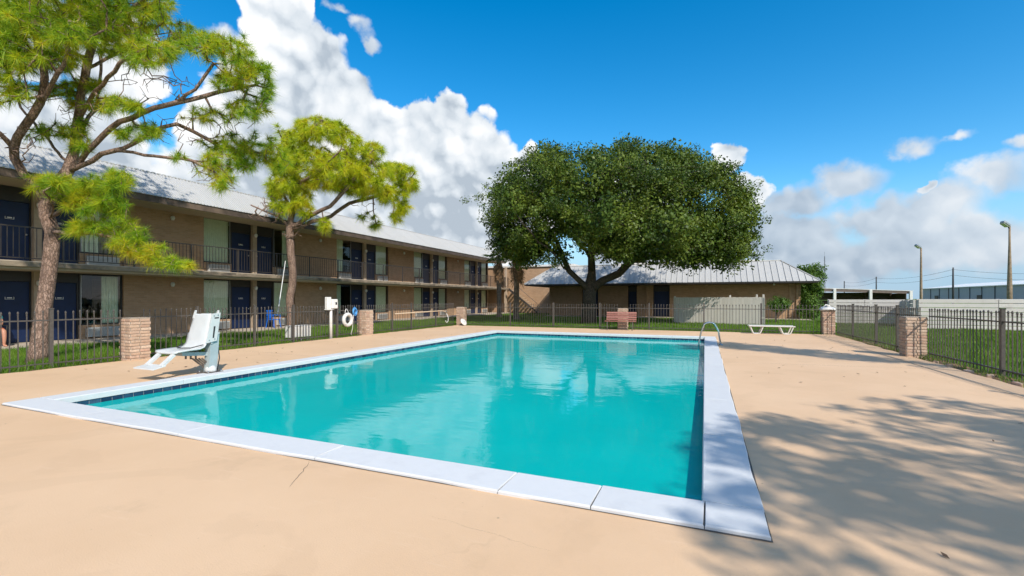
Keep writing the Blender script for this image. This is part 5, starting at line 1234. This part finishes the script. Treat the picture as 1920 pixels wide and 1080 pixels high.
BL = [(962, 385, 46, 45, d3 - 1.12, 2.9), (996, 345, 56, 45, d3 - 0.38, 4.0), (962, 440, 34, 34, d3, 2.9), (1039, 325, 53, 38, d3, 4.7), (1097, 325, 58, 38, d3, 5.4), (1165, 322, 60, 46, d3, 5.8), (1232, 325, 58, 46, d3, 5.8), (1285, 335, 53, 48, d3 - 0.38, 5.0), (1338, 360, 46, 48, d3 - 0.75, 4.3),
      (1380, 405, 32, 50, d3 - 1.50, 3.6), (1343, 450, 58, 36, d3 - 1.50, 4.3), (1285, 430, 67, 46, d3 - 1.50, 5.4), (1213, 415, 72, 48, d3 - 0.75, 5.8), (1136, 400, 72, 42, d3 - 0.75, 5.8), (1044, 385, 67, 40, d3 - 0.38, 5.0), (1367, 472, 38, 22, d3 - 1.50, 2.9), (1295, 478, 53, 20, d3 - 1.88, 3.6), (1232, 470, 38, 22, d3 - 2.25, 2.5), (1179, 458, 43, 22, d3 - 2.25, 2.5),
      (1005, 440, 34, 30, d3 - 1.50, 2.5), (1145, 470, 29, 18, d3 - 2.25, 1.8), (1034, 482, 25, 14, d3 - 1.12, 1.1), (991, 470, 25, 18, d3 - 0.38, 1.4), (1251, 292, 29, 16, d3, 2.9), (1174, 287, 27, 14, d3, 2.9), (1015, 300, 32, 16, d3, 2.9), (1324, 320, 29, 18, d3, 2.9), (960, 465, 30, 26, d3, 2.2), (990, 455, 34, 22, d3 - 1.5, 2.2), (1110, 440, 45, 24, d3 - 1, 3.5), (1165, 478, 40, 16, d3 - 1.5, 2.2), (1075, 405, 50, 30, d3, 4.0)]
cl = lobes_px(BL, 470, r, .70); inner = lobes_px(BL, 500, r, .05)
T.reach(inner, 4, sag=-.02, jit=.12, seg=.8)
cl = np.concatenate([cl, lobes_px([(b[0], b[1], b[2] * 1.1, b[3] * 1.16, b[4], b[5]) for b in BL], 110, r, .96)])
sub = np.repeat(cl, 5, 0) + r.normal(0, .40, (len(cl) * 5, 3)) * np.array((1.15, 1.15, .55)); T.reach(sub, 4, sag=0, jit=.15, seg=.6)
T.wood('trunk', 'oak_bark', t, .40, .0045, 1.3, 12)
ctr = V3(at(1165, 430, d3))
stray = lobes_px([(b[0], b[1], b[2] * 1.12, b[3] * 1.12, b[4], b[5] * 1.1) for b in BL], 1500, r, .9)
lv = np.concatenate([leaves(sub, 54, .36, .08, .17, r, .5, .7, ctr, flat=.8), leaves(inner, 130, .9, .12, .26, r, .6, .5, ctr), leaves(stray, 5, .16, .08, .15, r, .5, .5)])
crown('crown', lv, 4, 'oak_leaves', t)

# ---- fan palms in the corner
def palm(label, x, y, h, nf, nd, R0, seed, lean=(0, 0)):
    r = np.random.default_rng(seed); t = thing('fan_palm', label, 'palm', (x, y, -.05), 'fan palms at the corner of the lawn')
    top = V3((x + lean[0], y + lean[1], h)); pts = [(x + lean[0] * s ** 2, y + lean[1] * s ** 2, -.05 + (h + .05) * s) for s in np.linspace(0, 1, 14)]
    MB().tube(pts, [.26 if i == 0 else .19 + .015 * (i % 2) for i in range(14)], 10).build('trunk', 'palm_bark', t)
    def fan(base, dr, L, droop, n):
        dr = unit(dr[None])[0]; side = unit(np.cross(dr, (0, 0, 1))[None])[0]; upv = np.cross(side, dr); vs_ = []
        c = base + dr * L * .45 - np.array((0, 0, droop * .2)); s0 = side * .018
        vs_ += [base - s0, base + s0, c]
        for k_ in range(n):
            a = (k_ / (n - 1) - .5) * 3.6; d_ = dr * math.cos(a) + side * math.sin(a); w = np.cross(d_, upv) * .035; tip = c + d_ * L * .62 * (1 - .12 * abs(a)); tip[2] -= droop * (.5 + .5 * r.random()); m_ = c + (tip - c) * .55; m_[2] += droop * .18
            vs_ += [c, m_ + w, tip, c, tip, m_ - w]
        return vs_
    gv, dv_ = [], []
    for k_ in range(nf):
        a = k_ * 2.4 + r.random() * .5; e_ = r.uniform(-.15, 1.2); gv += fan(top, np.array((math.cos(a) * math.cos(e_), math.sin(a) * math.cos(e_), math.sin(e_))), R0 * r.uniform(.85, 1.15), .35, 17)
    for k_ in range(nd):
        a = k_ * 2.4 + r.random(); b = top - np.array((0, 0, r.uniform(.1, 1.7))); dv_ += fan(b, np.array((math.cos(a) * .45, math.sin(a) * .45, -1.0)), R0 * r.uniform(.5, .8), .25, 11)
    crown('crown', np.array(gv), 3, 'palm_leaves', t); crown('dead_fronds', np.array(dv_), 3, 'dead_frond', t)
g = at(968, 600, 33.5); palm('palm with a brown skirt of dead fronds under the left side of the oak', g.x, g.y, 5.1, 26, 22, 1.7, 21, (.1, 0))
g = at(936, 600, 38); palm('palm with yellowish dead fronds before the end of the motel wing', g.x, g.y, 5.0, 12, 34, 1.3, 22, (-.1, .1))

# ---- shrubs at the right end of the back building
def leafy(name, label, cat, base, bl, ncl, per, lr, lmin, lmax, mat, bark, rr, seed, group=None, stem_h=.5, seg=.4):
    r = np.random.default_rng(seed); t = thing(name, label, cat, base, group); T = Tree([base, (base[0], base[1], base[2] + stem_h * .5), (base[0] + .03, base[1], base[2] + stem_h)], [], .25, r)
    cl = lobes_w(bl, ncl, r, .5); T.reach(cl, 1, sag=-.04, jit=.14, seg=seg); T.wood('trunk', bark, t, rr, .006, 1.2, 7)
    crown('crown', leaves(cl, per, lr, lmin, lmax, r, .5, .5, np.array([b[:3] for b in bl]).mean(0)), 4, mat, t); return t
leafy('small_tree', 'bushy bright green small tree at the right end of the back building', 'tree', (7.3, 39.7, -.05), [(7.2, 39.7, 1.5, .6, .6, 1.1), (7.5, 39.8, 2.8, .6, .6, .9), (7.0, 39.5, .9, .7, .6, .7), (7.6, 40.0, 3.7, .45, .45, .45), (6.9, 39.2, .45, .8, .5, .35)], 190, 34, .28, .10, .19, 'shrub_leaves', 'oak_bark', .07, 31)
leafy('round_shrub', 'clipped round shrub on a bent stem beside the white board screen', 'shrub', (4.15, 33.6, -.05), [(4.3, 33.6, 1.15, .62, .6, .42)], 60, 40, .2, .07, .13, 'shrub_leaves', 'oak_bark', .05, 32)
leafy('tree', 'tree top showing behind the right end of the back building roof', 'tree', (7.9, 47.0, -.05), [(8.0, 47, 3.2, .8, 1.0, 1.2), (8.3, 47, 2.4, .8, .9, .9)], 160, 34, .4, .14, .26, 'shrub_leaves', 'oak_bark', .12, 33, stem_h=1.5)
# ---- trees outside the picture whose shade falls on the deck
leafy('shade_tree', 'tree behind the camera whose leafy shade dapples the near right deck', 'tree', (10.9, -2.5, -.05), [(9.9, -.9, 9.0, 2.1, 1.9, 1.1), (11.3, -.7, 8.2, 2.0, 1.8, 1.1), (9.2, -2.9, 8.6, 1.6, 1.4, 1.0), (10.0, -3.1, 8.8, 2.2, 1.6, 1.2), (11.7, 1.1, 8.6, 1.2, 1.2, .7), (8.9, -1.3, 9.0, .8, 1.2, .7), (12.0, -2.1, 8.6, 1.6, 1.6, 1.2), (10.3, 1.8, 8.2, .9, .8, .4)], 172, 42, .38, .13, .26, 'oak_leaves', 'oak_bark', .25, 41, stem_h=5.2, seg=.6)
leafy('tall_pine', 'tall slim tree right of the picture whose long shadow crosses the deck', 'tree', (9.3, 9.3, -.05), [(9.3, 9.3, 8.8, .9, .9, 1.2), (9.2, 9.4, 7.3, .9, .9, 1.2), (9.4, 9.2, 10.2, .7, .7, .9), (9.3, 9.3, 5.8, .55, .55, .8), (8.7, 8.6, 10.0, .5, .5, .4)], 150, 44, .34, .10, .20, 'oak_leaves', 'oak_bark', .16, 42, stem_h=4.0)

# ================================================================== GRASS AND LITTER
def grass(name, label, area, n, h0, h1, w, seed, keep=None):
    r = np.random.default_rng(seed); x0, x1, y0, y1 = area; P_ = np.stack([r.uniform(x0, x1, n), r.uniform(y0, y1, n)], 1)
    # patchy: thin where the soil shows
    f = np.sin(P_[:, 0] * 1.7 + np.sin(P_[:, 1] * 1.1) * 2) + np.sin(P_[:, 1] * 2.3 + np.sin(P_[:, 0] * .9) * 2); k_ = r.random(n) < np.clip(.8 + f * .2, .3, 1)
    if keep is not None: k_ &= keep(P_)
    P_ = P_[k_]; f = f[k_]; n = len(P_); h = r.uniform(h0, h1, n) * (1 + .2 * f); a = r.uniform(0, 2 * np.pi, n); ln = r.uniform(.1, .8, n) * h; b = r.uniform(0, 2 * np.pi, n)
    v = np.zeros((n, 3, 3)); wv = np.stack([np.cos(a), np.sin(a)], 1) * (w * r.uniform(.6, 1.3, n))[:, None]
    v[:, 0, :2] = P_ - wv; v[:, 1, :2] = P_ + wv; v[:, 2, :2] = P_ + np.stack([np.cos(b), np.sin(b)], 1) * ln[:, None]; v[:, :2, 2] = -.045; v[:, 2, 2] = -.04 + h
    o = stuff(link(name, np_mesh(name, v.reshape(-1, 3), 3, 'grass_blades'))); o['label'] = label; o['category'] = 'grass'; return o
grass('grass', 'green lawn strip between the left fence and the motel walkway', (-19.1, -13.02, 1.0, 26.0), 150000, .05, .15, .006, 51)
grass('grass', 'bright lawn between the far fence and the back building', (-19.0, 7.5, 23.0, 37.8), 150000, .05, .13, .010, 52)
grass('grass', 'green lawn beyond the right hand fence', (5.02, 17.0, 5.0, 36.0), 170000, .05, .14, .008, 53, lambda P_: (P_[:, 0] + P_[:, 1] < 43.5))
r = np.random.default_rng(61); n = 130; C_ = np.stack([np.where(r.random(n) < .6, r.uniform(.5, 4.9, n), r.uniform(-12.8, -9.2, n)), r.uniform(2.5, 22, n), np.full(n, .012)], 1)
a = r.uniform(0, 6.28, n); L = r.uniform(.018, .045, n); ax = np.stack([np.cos(a), np.sin(a), r.normal(0, .25, n)], 1); b = np.stack([-np.sin(a), np.cos(a), r.normal(0, .25, n)], 1)
v = np.empty((n, 4, 3)); v[:, 0] = C_ - ax * L[:, None]; v[:, 1] = C_ + b * L[:, None] * .45; v[:, 2] = C_ + ax * L[:, None]; v[:, 3] = C_ - b * L[:, None] * .45; v[:, :, 2] = np.maximum(v[:, :, 2], .006)
o = stuff(link('leaf_litter', np_mesh('leaf_litter', v.reshape(-1, 3), 4, 'dry_leaves'))); o['label'] = 'small dry leaves scattered over the deck'; o['category'] = 'leaves'

for o in bpy.data.objects:
    if '_o' in o.keys(): del o['_o']
